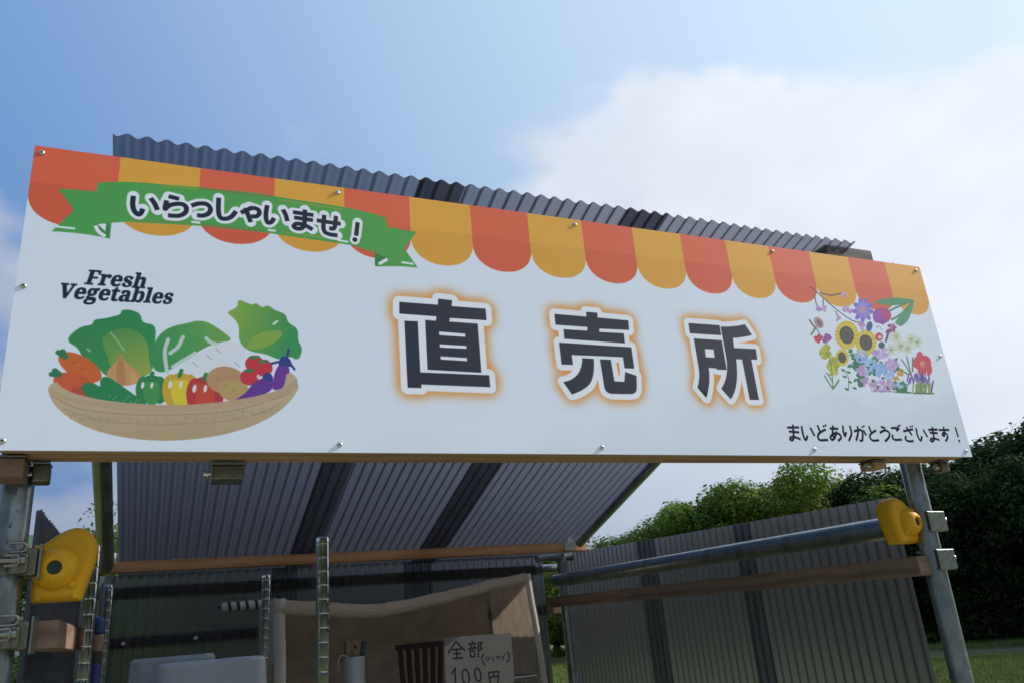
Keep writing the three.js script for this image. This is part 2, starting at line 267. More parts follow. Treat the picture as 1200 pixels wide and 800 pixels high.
const V = (x, y, z) => new THREE.Vector3(x, y, z);
const roofY = (z) => 2.357 + (z + 0.16) * 0.3254;
{
  const o = thing('corrugated_roof', 'smoke-grey corrugated plastic roof sloping down behind the sign', 'roof');
  const n = V(0, 0.951, -0.309);
  [[-0.815, -0.168, 0], [-0.264, 0.334, 0.0025], [0.222, 0.908, 0]].forEach(([a, b, l]) => mesh('sheet', sheetGeo(a, b, (x) => V(x, roofY(-0.16), -0.16), (x) => V(x, roofY(-1.97), -1.97), n, l), MAT.smoke, o));
}
{
  const o = thing('corrugated_wall', 'smoke-grey corrugated wall on the side below the long steel rail', 'wall', null);
  const top = (z) => 1.716 - (z + 0.23) * 0.0335;
  [[-0.83, -0.225, 0], [-1.378, -0.742, 0.0025], [-1.945, -1.262, 0]].forEach(([a, b, l]) => mesh('sheet', sheetGeo(a, b, (z) => V(0.893, top(z), z), (z) => V(0.893, 0.08, z), V(1, 0, 0), l), MAT.smoke, o));
}
{
  const o = thing('corrugated_wall', 'smoke-grey corrugated back wall behind the shelves and fabric cover', 'wall', null);
  [[-0.87, -0.216, 0], [-0.308, 0.302, 0.0025], [0.184, 0.784, 0]].forEach(([a, b, l]) => mesh('sheet', sheetGeo(a, b, (x) => V(x, 1.775, -1.95), (x) => V(x, 0.08, -1.95), V(0, 0, -1), l), MAT.smoke, o));
  for (const x of [-0.785, -0.56, 0.62]) at(mesh('fixing_screw', new THREE.SphereGeometry(0.0075, 12, 8), MAT.bolt, o), x, 1.553, -1.944).scale.z = 0.5;
}
{
  const o = thing('corrugated_wall', 'dark corrugated wall with stepped top behind the round yellow cover', 'wall', null);
  [[-0.99, -0.39, 0], [-1.56, -0.93, 0.0025], [-1.945, -1.48, 0]].forEach(([a, b, l]) => mesh('sheet', sheetGeo(a, b, (z) => V(-0.887, 1.752, z), (z) => V(-0.887, 0.08, z), V(-1, 0, 0), l), MAT.smoke, o));
}

// ------------------------------------------------------------------ steel pipes
function pipe(name, from, to, r, label, category, group) {
  const d = to.clone().sub(from), g = cyl(r, d.length(), 40); const uv = g.attributes.uv; for (let i = 0; i < uv.count; i++) uv.setXY(i, uv.getX(i) * 0.6, uv.getY(i) * d.length() * 3);
  const o = thing(name, label, category, group); o.position.copy(from);
  const t = mesh('tube', g, MAT.galv, o); t.quaternion.setFromUnitVectors(V(0, 1, 0), d.clone().normalize()); t.position.copy(d).multiplyScalar(0.5); return o;
}
const PL = pipe('steel_post', V(-0.883, 0, -0.102), V(-0.883, 2.17, -0.102), 0.0215, 'galvanised steel post with two bolted clamps beside the yellow cover', 'post');
const PR = pipe('steel_post', V(0.805, 0, -0.102), V(0.836, 2.17, -0.102), 0.0215, 'galvanised steel post at the edge facing the dark wood', 'post');
pipe('steel_post', V(0.852, 0, -1.905), V(0.852, 1.77, -1.905), 0.0215, 'galvanised steel post in the gap between back and side walls', 'post');
pipe('steel_post', V(-0.842, 0, -1.905), V(-0.842, 1.77, -1.905), 0.0215, 'galvanised steel post in the shaded back corner behind the chrome rack', 'post');
pipe('steel_rafter', V(-0.848, roofY(-0.34) - 0.030, -0.34), V(-0.848, roofY(-1.80) - 0.030, -1.80), 0.0243, 'sloping steel pipe under the roof edge beside the yellow cover', 'pipe');
pipe('steel_rafter', V(0.886, roofY(-0.34) - 0.026, -0.34), V(0.886, roofY(-1.795) - 0.026, -1.795), 0.0165, 'sloping steel pipe under the roof edge above the long side rail', 'pipe');
pipe('steel_rail', V(0.778, 1.637, -0.127), V(0.778, 1.660, -1.83), 0.0243, 'long horizontal steel pipe in front of the side corrugated wall', 'pipe');
pipe('steel_rail', V(-0.822, 1.630, -0.13), V(-0.822, 1.632, -0.30), 0.0243, 'short horizontal steel pipe running back from the round yellow cover', 'pipe');
pipe('steel_rail', V(0.755, 1.718, -1.985), V(0.89, 1.719, -1.985), 0.0190, 'pale steel pipe end in the gap between back and side walls', 'pipe');
pipe('steel_rail', V(0.735, 1.755, -1.90), V(0.905, 1.757, -1.90), 0.0150, 'short steel pipe end under the roof beam by the back corner', 'pipe');

// clamps on the front posts
function boltGeo(r, l) { return join([put(cyl(r, l, 12), 0, 0, 0), put(new THREE.CylinderGeometry(r * 1.9, r * 1.9, r * 1.4, 6), 0, l / 2, 0), put(new THREE.CylinderGeometry(r * 2.4, r * 2.4, r * 0.5, 20), 0, l / 2 - r * 1.1, 0)]); }
function uShape(w, r) { const s = []; for (let i = 0; i <= 16; i++) { const a = -Math.PI / 2 + Math.PI * i / 16; s.push(V(w + r * Math.cos(a), r * Math.sin(a), 0)); } return [V(-0.006, -r, 0), ...s, V(-0.006, r, 0)]; }
for (const y of [1.632, 1.541]) {
  const c = mesh('clamp', join([put(new THREE.CylinderGeometry(0.0275, 0.0275, 0.032, 32, 1), 0, 0, 0), put(new RoundedBoxGeometry(0.018, 0.036, 0.052, 3, 0.004), 0.030, 0, 0.004), put(new RoundedBoxGeometry(0.022, 0.028, 0.02, 3, 0.004), 0.018, -0.002, 0.026)]), MAT.brass, PL);
  c.position.set(0, y, 0);
  const u = mesh('u_bolt', join([new THREE.TubeGeometry(new THREE.CatmullRomCurve3(uShape(0.008, 0.0065)), 40, 0.0022, 10), put(new THREE.TubeGeometry(new THREE.CatmullRomCurve3(uShape(0.007, 0.006)), 40, 0.0021, 10), 0.004, 0.017, -0.004)]), MAT.steel, c); at(u, 0.008, 0.002, 0.034);
  const b = mesh('bolt', boltGeo(0.0036, 0.07), MAT.steel, c); at(b, -0.012, 0.002, 0.034, 0, 0, -Math.PI / 2);
  at(mesh('plate', new RoundedBoxGeometry(0.003, 0.046, 0.05, 2, 0.001), MAT.clamp, c), 0.041, 0, 0.006);
}
for (const [y, w] of [[1.640, 0], [1.560, 1]]) {
  const x = 0.805 + 0.033 * y / 2.3;
  const c = mesh('clamp', join([put(new RoundedBoxGeometry(0.004, 0.040, 0.052, 2, 0.001), 0.0255, 0, 0), put(new RoundedBoxGeometry(0.050, 0.040, 0.004, 2, 0.001), 0.002, 0, 0.0262), put(new RoundedBoxGeometry(0.050, 0.003, 0.052, 2, 0.001), 0.002, 0.0195, 0), put(new RoundedBoxGeometry(0.050, 0.003, 0.052, 2, 0.001), 0.002, -0.0195, 0)]), MAT.clamp, PR);
  c.position.set(x - 0.805 + 0.008, y, 0); c.rotation.z = -0.02;
  at(mesh('bolt', boltGeo(0.004, 0.02), MAT.bolt, c), 0.033, 0.004, 0.008, 0, 0, -Math.PI / 2);
}

// ------------------------------------------------------------------ timber
function timber(name, label, w, h, d, x, y, z, mat, rx = 0, ry = 0, rz = 0, group) { const m = mesh(name, plank(w, h, d), mat); at(m, x, y, z, rx, ry, rz); return tag(m, label, 'beam', group); }
timber('timber_beam', 'brown timber beam carrying the low back edge of the roof', 1.80, 0.034, 0.045, 0.020, 1.788, -1.825, MAT.beamWood);
timber('timber_beam', 'brown timber rail along the side wall below the steel pipe', 0.042, 0.040, 1.80, 0.795, 1.566, -0.995, MAT.oldWood, 0.017);
timber('timber_beam', 'weathered timber rail under the round yellow cover', 0.040, 0.036, 0.70, -0.836, 1.542, -0.475, MAT.oldWood, 0.0);
timber('timber_batten', 'dark timber batten high on the outside of the back wall', 1.64, 0.038, 0.03, -0.065, 1.717, -1.976, MAT.oldWood);
timber('timber_batten', 'lower timber batten outside the back corrugated wall', 1.70, 0.036, 0.03, 0.005, 1.556, -1.975, MAT.oldWood);
timber('timber_block', 'grey timber block end behind the sign top by the roof corner', 0.16, 0.045, 0.045, 0.915, 2.338, -0.215, MAT.greyWood);
timber('timber_beam', 'timber beam carrying the high front edge of the roof', 1.72, 0.040, 0.045, 0.0, 2.285, -0.262, MAT.beamWood);
{
  const b = thing('joint_bracket', 'pale metal bracket on the sunlit end of the roof beam', 'bracket');
  at(mesh('plate', new RoundedBoxGeometry(0.050, 0.030, 0.003, 2, 0.001), MAT.white, b), 0.845, 1.790, -1.799);
  at(mesh('tab', new RoundedBoxGeometry(0.030, 0.028, 0.003, 2, 0.001), MAT.white, b), 0.852, 1.816, -1.802);
  at(mesh('bolt', boltGeo(0.003, 0.01), MAT.bolt, b), 0.842, 1.792, -1.796, Math.PI / 2);
  const d = thing('joint_bracket', 'pale metal bracket on the roof beam beside the dark back post', 'bracket');
  at(mesh('plate', new RoundedBoxGeometry(0.040, 0.030, 0.003, 2, 0.001), MAT.white, d), -0.845, 1.792, -1.799);
  at(mesh('tab', new RoundedBoxGeometry(0.012, 0.035, 0.003, 2, 0.001), MAT.white, d), -0.827, 1.815, -1.797);
}

// ------------------------------------------------------------------ yellow clamp covers
function coverGeo() {
  const P = [[315, 840], [288, 690], [335, 600], [345, 500], [300, 430], [310, 352], [400, 282], [560, 185], [690, 155], [800, 190], [880, 265], [907, 345], [897, 470], [850, 640], [788, 840]].map(([x, y]) => new THREE.Vector2((x - 584) / 8 * 0.00099, -(y - 480) / 8 * 0.00114));
  const s = new THREE.Shape(); s.moveTo(P[0].x, P[0].y); s.splineThru(P.slice(1, 3)); s.lineTo(P[3].x, P[3].y); s.splineThru([P[4], P[5]]); s.splineThru(P.slice(6)); s.closePath();
  const g = new THREE.ExtrudeGeometry(s, { depth: 0.018, bevelEnabled: true, bevelThickness: 0.014, bevelSize: 0.011, bevelOffset: -0.011, bevelSegments: 9, curveSegments: 14 });
  return g;
}
const domeGeo = () => new THREE.LatheGeometry([[0.0300, -0.029], [0.0297, -0.004], [0.0292, 0.001], [0.0280, 0.005], [0.0258, 0.0100], [0.0225, 0.0155], [0.0190, 0.0195], [0.0150, 0.0222], [0.0118, 0.0232], [0.0102, 0.0232], [0.0092, 0.0222], [0.0088, 0.019], [0.0086, 0.008]].map((p) => new THREE.Vector2(...p)), 48);
function cover(label, mirror, x, y, z, ry) {
  const o = thing('clamp_cover', label, 'clamp cover', 'yellow plastic clamp covers'); o.position.set(x, y, z); o.rotation.y = ry; if (mirror) o.scale.x = -1;
  mesh('body', coverGeo(), MAT.yellow, o);
  const cx = (520 - 584) / 8 * 0.00099, cy = -(545 - 480) / 8 * 0.00114;
  at(mesh('dome', domeGeo(), MAT.yellow, o), cx, cy, 0.030, Math.PI / 2);
  at(mesh('hole', new THREE.CircleGeometry(0.0087, 32), MAT.hole, o), cx, cy, 0.0485);
  at(mesh('nub', new THREE.CapsuleGeometry(0.0055, 0.006, 6, 16), MAT.yellow, o), -0.029, 0.0165, 0.031, 0, 0, Math.PI / 2 - 0.25);
  at(mesh('nub', new THREE.CapsuleGeometry(0.0050, 0.004, 6, 16), MAT.yellow, o), 0.0135, -0.031, 0.031, Math.PI / 2);
  return o;
}
cover('yellow plastic clamp cover on the post with two bolted clamps', false, -0.8175, 1.634, -0.135, 0);
cover('yellow plastic clamp cover on the end of the long side rail', true, 0.776, 1.651, -0.135, 0.1);

// ------------------------------------------------------------------ the sign
const SX = 1.8, SY = 0.45, SB = 1.7636;
const CW = 2048, CH = 512;
function signCanvas() {
  const cv = document.createElement('canvas'); cv.width = CW; cv.height = CH; const c = cv.getContext('2d');
  const K = CW / SX;
  // photo pixel -> canvas pixel on the sign's own plane
  const m = (u, v) => { const p = hit(u, v, 'z', 0); return [(p.x + SX / 2) * K, (SB + SY - p.y) * (CH / SY)]; };
  const frame = (ox, oy, s) => (x, y) => m(ox + x / s, oy + y / s);
  function path(f, pts, close) { // pts: numbers in runs of [x,y] line, [x1,y1,x,y] quadratic, [x1,y1,x2,y2,x,y] cubic
    c.beginPath(); pts.forEach((p, i) => { const q = []; for (let k = 0; k < p.length; k += 2) q.push(...f(p[k], p[k + 1])); if (i === 0) c.moveTo(q[0], q[1]); else if (q.length === 2) c.lineTo(...q); else if (q.length === 4) c.quadraticCurveTo(...q); else c.bezierCurveTo(...q); }); if (close) c.closePath();
  }
  function smooth(f, pts) { // smooth open curve through the points
    const q = pts.map((p) => f(p[0], p[1])); c.beginPath(); c.moveTo(...q[0]);
    if (q.length === 2) { c.lineTo(...q[1]); return; }
    for (let i = 0; i < q.length - 1; i++) { const a = q[Math.max(0, i - 1)], b = q[i], d = q[i + 1], e = q[Math.min(q.length - 1, i + 2)]; c.bezierCurveTo(b[0] + (d[0] - a[0]) / 6, b[1] + (d[1] - a[1]) / 6, d[0] - (e[0] - b[0]) / 6, d[1] - (e[1] - b[1]) / 6, d[0], d[1]); }
  }
  const fill = (f, pts, col) => { path(f, pts, true); c.fillStyle = col; c.fill(); };
  function blob(f, pts, col) { const q = pts.map((p) => f(p[0], p[1])), n = q.length; c.beginPath(); const mid = (i) => [(q[i % n][0] + q[(i + 1) % n][0]) / 2, (q[i % n][1] + q[(i + 1) % n][1]) / 2]; c.moveTo(...mid(0)); for (let i = 1; i <= n; i++) c.quadraticCurveTo(...q[i % n], ...mid(i)); c.closePath(); c.fillStyle = col; c.fill(); }
  function oval(f, x, y, rx, ry, rot, col) { c.beginPath(); for (let i = 0; i < 36; i++) { const a = i / 36 * 6.2832, X = rx * Math.cos(a), Y = ry * Math.sin(a), q = f(x + X * Math.cos(rot) - Y * Math.sin(rot), y + X * Math.sin(rot) + Y * Math.cos(rot)); i ? c.lineTo(...q) : c.moveTo(...q); } c.closePath(); c.fillStyle = col; c.fill(); }
  const line = (f, pts, w, col) => { smooth(f, pts); c.lineWidth = w; c.strokeStyle = col; c.stroke(); };
  const grad = (f, a, b, c0, c1) => { const p = f(...a), q = f(...b), g = c.createLinearGradient(...p, ...q); g.addColorStop(0, c0); g.addColorStop(1, c1); return g; };
  const INK = '#0d1122', WHITE = '#fbfdff', PANEL = '#eff6fd';
  c.fillStyle = PANEL; c.fillRect(0, 0, CW, CH);
  // awning of sixteen scallops, each with a darker valance in the print
  const sw = CW / 16, mm = CH / 450;
  for (let i = 0; i < 16; i++) {
    const x0 = i * sw, x1 = x0 + sw, R = sw / 2, red = i % 2 === 0;
    const body = () => { c.beginPath(); c.moveTo(x0, 0); c.lineTo(x1, 0); c.lineTo(x1, 78 * mm); c.bezierCurveTo(x1, 108 * mm, x1 - R * 0.45, 125 * mm, x0 + R, 125 * mm); c.bezierCurveTo(x0 + R * 0.45, 125 * mm, x0, 108 * mm, x0, 78 * mm); c.closePath(); };
    body(); c.fillStyle = red ? '#f36a3d' : '#f6b232'; c.fill();
    c.save(); body(); c.clip(); c.fillStyle = red ? '#ea6236' : '#efaa2c'; c.fillRect(x0, 60 * mm, sw, 80 * mm); c.restore();
  }
  // ribbon
  { const f1 = frame(0, 150, 4), g = [[272, 285], [360, 290], [450, 297], [456, 258], [560, 244, 770, 265], [930, 278], [1200, 305], [1280, 320], [1605, 370], [1700, 385, 1808, 420], [1815, 465], [1950, 488], [1895, 565], [1958, 656], [1860, 644, 1775, 650], [1757, 648], [1757, 585], [1650, 550], [1250, 492], [950, 460], [590, 440], [520, 445], [512, 520], [400, 492, 240, 485], [345, 385]];
    fill(f1, g, '#55ad48');
    fill(f1, [[518, 446], [512, 520], [436, 462], [450, 446]], '#43933c');
    fill(f1, [[1757, 585], [1757, 648], [1820, 612]], '#3b8a36');
    const l = (pts, w, col) => line(f1, pts, w, col);
    l([[262, 463], [350, 472]], 3.5, WHITE); l([[445, 458], [462, 488], [492, 508]], 6, WHITE); fill(f1, [[455, 450], [496, 448], [492, 486]], WHITE);
    l([[768, 272], [930, 287]], 3, '#8fae3a'); l([[895, 440], [938, 445]], 4, WHITE); l([[1255, 478], [1292, 483]], 4, WHITE); l([[1300, 337], [1608, 382]], 3, '#8fae3a'); l([[1320, 488], [1560, 520]], 3, '#8fae3a'); l([[1580, 525], [1632, 535]], 4, WHITE); l([[1775, 638], [1815, 615]], 6, WHITE); l([[1882, 630], [1938, 638]], 4, WHITE); l([[610, 432], [880, 442]], 2.5, '#7f9a38'); l([[940, 454], [1240, 484]], 5, '#6f9440'); l([[940, 284], [1270, 322]], 5, '#6f9440'); }
  // greeting on the ribbon
  { const a = frame(140, 215, 8), b = frame(280, 225, 8);
    const S = [[a, [[127, 118], [120, 200], [138, 262], [176, 292], [200, 275], [216, 238]]], [a, [[290, 138], [328, 192], [352, 250]]],
      [a, [[458, 122], [556, 146]]], [a, [[440, 160], [424, 238], [470, 205], [560, 192], [618, 218], [616, 272], [550, 305], [452, 300]]],
      [a, [[672, 210], [740, 190], [815, 196], [850, 238], [832, 282], [780, 302], [724, 300]]],
      [a, [[928, 135], [925, 260], [945, 322], [1000, 332], [1050, 310], [1090, 262]]],
      [b, [[16, 196], [110, 155], [168, 160], [190, 195], [165, 228], [112, 230]]], [b, [[58, 150], [108, 284]]], [b, [[98, 136], [118, 166]]],
      [b, [[262, 125], [250, 220], [262, 282], [285, 290], [305, 280], [328, 246]]], [b, [[410, 165], [436, 215], [452, 275]]],
      [b, [[505, 190], [697, 218]]], [b, [[515, 240], [692, 266]]], [b, [[617, 166], [612, 290], [596, 334], [550, 346], [512, 326], [535, 300], [590, 304], [645, 326], [688, 354]]],
      [b, [[728, 268], [952, 300]]], [b, [[798, 216], [790, 330], [805, 378], [850, 398], [922, 408]]], [b, [[908, 225], [900, 315], [882, 346], [845, 340]]],
      [b, [[1112, 285], [1097, 412]]], [b, [[1086, 446], [1085, 450]]]];
    c.lineCap = 'butt'; c.lineJoin = 'round';
    c.lineCap = 'round'; for (const [f, p] of S) line(f, p, 19, WHITE);
    c.lineCap = 'butt'; S.forEach(([f, p], i) => { if (i === S.length - 1) c.lineCap = 'round'; line(f, p, i === S.length - 1 ? 9 : 8, INK); });
  }
  // Fresh Vegetables
  { const word = (t, u0, v0, u1, v1, cap) => { const a = m(u0, v0), b = m(u1, v1); c.save(); c.translate(...a); c.rotate(Math.atan2(b[1] - a[1], b[0] - a[0])); c.transform(1, 0, -0.2, 1, 0, 0); c.font = 'bold ' + cap + 'px serif'; const w = c.measureText(t).width; c.scale(Math.hypot(b[0] - a[0], b[1] - a[1]) / w, 1); c.fillStyle = INK; c.strokeStyle = INK; c.lineWidth = 1.6; c.fillText(t, 0, 0); c.strokeText(t, 0, 0); c.restore(); };
    word('Fresh', 98, 332.5, 170, 337.5, 35); word('Vegetables', 66, 348.5, 201, 356, 35); }
  // basket of vegetables
  { const f = frame(30, 300, 3.479); c.lineCap = 'round';
    blob(f, [[172, 330], [205, 300], [235, 284], [272, 282], [276, 258], [322, 256], [360, 245], [388, 238], [388, 220], [430, 218], [470, 238], [472, 274], [530, 278], [528, 350], [512, 400], [522, 480], [420, 500], [325, 492], [298, 455], [235, 425], [212, 372], [172, 352]], grad(f, [250, 280], [480, 480], '#2f8f49', '#3a9a4c'));
    blob(f, [[300, 330], [380, 290], [450, 300], [500, 350], [500, 420], [520, 480], [440, 490], [350, 470], [330, 400]], grad(f, [350, 290], [470, 480], '#4f9a45', '#a3b246'));
    line(f, [[345, 312], [372, 345], [400, 385]], 2.5, '#a6c08a'); line(f, [[250, 378], [262, 388]], 2.5, '#a6d0a8');
    blob(f, [[512, 430], [516, 365], [550, 312], [600, 284], [660, 274], [700, 262], [745, 270], [800, 305], [850, 346], [770, 352], [680, 400], [575, 475], [525, 470]], grad(f, [530, 400], [800, 300], '#3f9d55', '#74b04b'));
    for (const p of [[[580, 340], [566, 390], [575, 470]], [[640, 330], [620, 370], [588, 395]], [[690, 395], [640, 425], [600, 450]], [[735, 335], [755, 352], [785, 360]]]) line(f, p, 6, '#d3e4d2');
    blob(f, [[600, 470], [690, 405], [780, 360], [850, 345], [905, 372], [880, 440], [760, 480], [650, 510]], '#eef0f2');
    for (const [x, y] of [[735, 402], [775, 378], [850, 432], [680, 432]]) line(f, [[x, y], [x + 22, y + 18]], 1.6, '#b7bcc6');
    blob(f, [[862, 172], [925, 203], [938, 188], [960, 212], [990, 200], [1010, 220], [1062, 236], [1066, 272], [1112, 296], [1108, 345], [1130, 375], [1112, 428], [1075, 405], [1035, 425], [980, 398], [905, 388], [865, 345], [872, 285], [845, 250], [815, 228], [865, 212]], grad(f, [830, 230], [1080, 330], '#95b93e', '#3f9c52'));
    blob(f, [[890, 370], [930, 320], [1000, 300], [1060, 310], [1010, 360], [930, 385]], '#8fb546'); line(f, [[1010, 278], [1024, 266]], 4, '#e8efe4');
    for (const [x, y, rx, ry, ro, col] of [[318, 455, 0, 0, 0, ''], [220, 452, 98, 46, 0.5, '#dd6a24'], [205, 530, 98, 50, 0.35, '#db5f2a'], [240, 560, 60, 28, 0.2, '#c94e27']]) if (rx) oval(f, x, y, rx, ry, ro, col);
    for (const p of [[[160, 410], [132, 392]], [[155, 408], [150, 388]], [[135, 482], [105, 480]], [[135, 480], [118, 466]]]) line(f, p, 8, '#2c7f4d'); line(f, [[190, 435], [206, 430]], 1.8, '#b54f1c'); line(f, [[225, 460], [240, 452]], 1.8, '#b54f1c');
    blob(f, [[325, 480], [340, 455], [372, 430], [378, 400], [392, 398], [398, 425], [440, 455], [475, 485], [460, 515], [410, 530], [350, 520]], '#d8a065'); blob(f, [[365, 480], [378, 400], [390, 400], [405, 470], [410, 530], [375, 525]], '#c98a52'); blob(f, [[420, 470], [460, 490], [450, 515], [428, 522]], '#e0b06a');
    blob(f, [[222, 540], [240, 510], [285, 520], [305, 535], [300, 500], [330, 485], [380, 520], [450, 570], [510, 610], [400, 604], [300, 590], [245, 570]], '#1d8a4a'); for (let i = 0; i < 14; i++) oval(f, 340 + (i * 53 % 150), 568 + (i * 29 % 32), 2, 2, 0, '#cfe3cf');
    for (const [x, y, w, col, dk] of [[512, 545, 66, '#3f9d48', '#2c8745'], [630, 545, 76, '#ead22d', '#dcae28'], [730, 562, 78, '#d9482c', '#c73431']]) { oval(f, x - w * 0.5, y, w * 0.48, w * 0.85, 0, dk); oval(f, x + w * 0.5, y, w * 0.48, w * 0.85, 0, dk); oval(f, x, y + 4, w * 0.5, w * 0.92, 0, col); oval(f, x, y - w * 0.72, w * 0.45, w * 0.2, 0, dk); line(f, [[x - 4, y - w * 0.75], [x + 4, y - w * 1.05]], 6, '#2c8745'); oval(f, x - w * 0.55, y - w * 0.3, w * 0.1, w * 0.22, 0.2, '#eef3e6'); oval(f, x + w * 0.02, y - w * 0.3, w * 0.09, w * 0.2, 0.2, '#eef3e6'); }
    oval(f, 815, 505, 80, 56, 0.1, '#c79a6a'); oval(f, 848, 548, 66, 44, 0.2, '#c8a668'); for (const [x, y] of [[780, 500], [830, 490], [850, 545], [815, 525]]) oval(f, x, y, 4, 3, 0, '#a97d50');
    for (const [x, y] of [[932, 438], [968, 455], [912, 492]]) { oval(f, x, y, 38, 34, 0, '#d8333a'); line(f, [[x - 14, y - 26], [x, y - 24], [x + 14, y - 28]], 5, '#3a8a4a'); } oval(f, 948, 490, 7, 9, 0, '#f0d4d0');
    blob(f, [[840, 590], [895, 560], [925, 515], [975, 490], [1010, 505], [1005, 548], [950, 570], [890, 580]], '#6b3596'); blob(f, [[1015, 470], [1035, 435], [1078, 445], [1072, 500], [1050, 540], [1005, 548], [1005, 520]], '#75369b');
    blob(f, [[960, 500], [975, 470], [1005, 478], [1010, 515], [985, 505]], '#343a86'); blob(f, [[1025, 450], [1040, 405], [1075, 410], [1090, 455], [1060, 445]], '#343a86'); line(f, [[1065, 410], [1072, 380]], 4, '#343a86'); line(f, [[1030, 430], [1000, 438]], 4, '#343a86'); line(f, [[1080, 440], [1095, 460]], 4, '#343a86');
    path(f, [[90, 545], [92, 515, 128, 512], [150, 560, 300, 600, 590, 606], [760, 606, 950, 575, 1045, 540], [1058, 520, 1062, 480], [1085, 466, 1106, 500], [1112, 535], [1060, 660, 850, 750, 560, 751], [300, 748, 110, 660, 90, 545]], true); c.fillStyle = grad(f, [560, 600], [560, 750], '#cdb48c', '#c0a67a'); c.fill();
    path(f, [[92, 535], [150, 585, 300, 603, 590, 606], [760, 606, 950, 575, 1045, 540], [1085, 505, 1106, 500], [1108, 530], [1040, 590, 800, 632, 600, 634], [400, 634, 180, 610, 92, 555]], true); c.fillStyle = '#c9aa83'; c.fill();
    line(f, [[100, 565], [220, 622], [420, 644], [600, 646], [850, 628], [1085, 555]], 1.4, '#ad936c'); line(f, [[150, 620], [330, 672], [600, 684], [880, 660], [1050, 600]], 1.2, '#b39a72');
    for (let i = 0; i < 22; i++) { const t = i / 21, x = 180 + t * 820, y = 655 + 26 * Math.sin(t * Math.PI) - 30 * t + (i % 2) * 8; line(f, [[x, y - 14], [x + 3, y + 8]], 1, '#b0976f'); line(f, [[x, y + (i % 3) * 6 - 8], [x + 30, y + (i % 3) * 6 - 6]], 1, '#b49b73'); }
  }
  // the three large characters
  { const A = frame(450, 330, 5.333), B = frame(630, 340, 5.714), D = frame(790, 350, 5.714);
    const P = [[A, [[95, 127], [337, 146], [338, 108], [425, 117], [422, 154], [635, 170], [640, 242], [411, 227], [408, 251], [585, 263], [608, 567], [272, 549], [257, 240], [324, 245], [328, 218], [95, 201]]], [A, [[127, 245], [210, 248], [226, 565], [657, 583], [663, 657], [233, 640], [233, 662], [147, 660]]],
      [B, [[113, 160], [327, 178], [325, 146], [400, 152], [402, 184], [608, 203], [613, 267], [415, 258], [412, 280], [578, 289], [585, 355], [180, 326], [174, 262], [332, 272], [335, 247], [120, 232]]], [B, [[144, 350], [628, 381], [648, 523], [583, 520], [572, 447], [228, 432], [237, 498], [161, 496]]], [B, [[300, 453], [376, 458], [385, 570, 350, 625], [310, 670, 230, 695], [173, 613], [300, 590, 300, 453]]], [B, [[418, 461], [490, 463], [515, 608], [582, 612], [587, 545], [663, 570], [665, 655], [662, 690, 625, 693], [500, 691], [455, 685, 448, 650]]],
      [D, [[97, 163], [305, 178], [317, 245], [107, 232]]], [D, [[133, 266], [320, 278], [353, 475], [287, 472], [287, 465], [232, 460], [248, 560, 217, 662], [157, 592], [178, 530, 165, 455]]], [D, [[313, 187], [400, 192, 475, 172], [523, 243], [450, 262, 395, 262], [402, 328], [548, 335], [558, 407], [518, 405], [570, 676], [508, 674], [457, 405], [416, 402], [440, 590, 380, 670], [317, 600], [370, 520, 352, 400]]]];
    c.lineJoin = 'round';
    c.save(); c.shadowColor = 'rgba(244,150,48,1)'; c.shadowBlur = 22; for (let k = 0; k < 2; k++) for (const [f, p] of P) { path(f, p, true); c.lineWidth = 26; c.strokeStyle = '#f3c58d'; c.stroke(); } c.restore();
    for (const [f, p] of P) { path(f, p, true); c.lineWidth = 24; c.strokeStyle = WHITE; c.stroke(); }
    for (const [f, p] of P) fill(f, p, '#141a2c');
    for (const [f, p] of [[A, [[343, 312], [508, 325], [508, 345], [345, 335]]], [A, [[347, 390], [513, 400], [516, 418], [349, 410]]], [A, [[352, 465], [517, 475], [520, 495], [354, 485]]], [D, [[207, 335], [265, 338], [274, 394], [213, 390]]]]) fill(f, p, WHITE);
  }
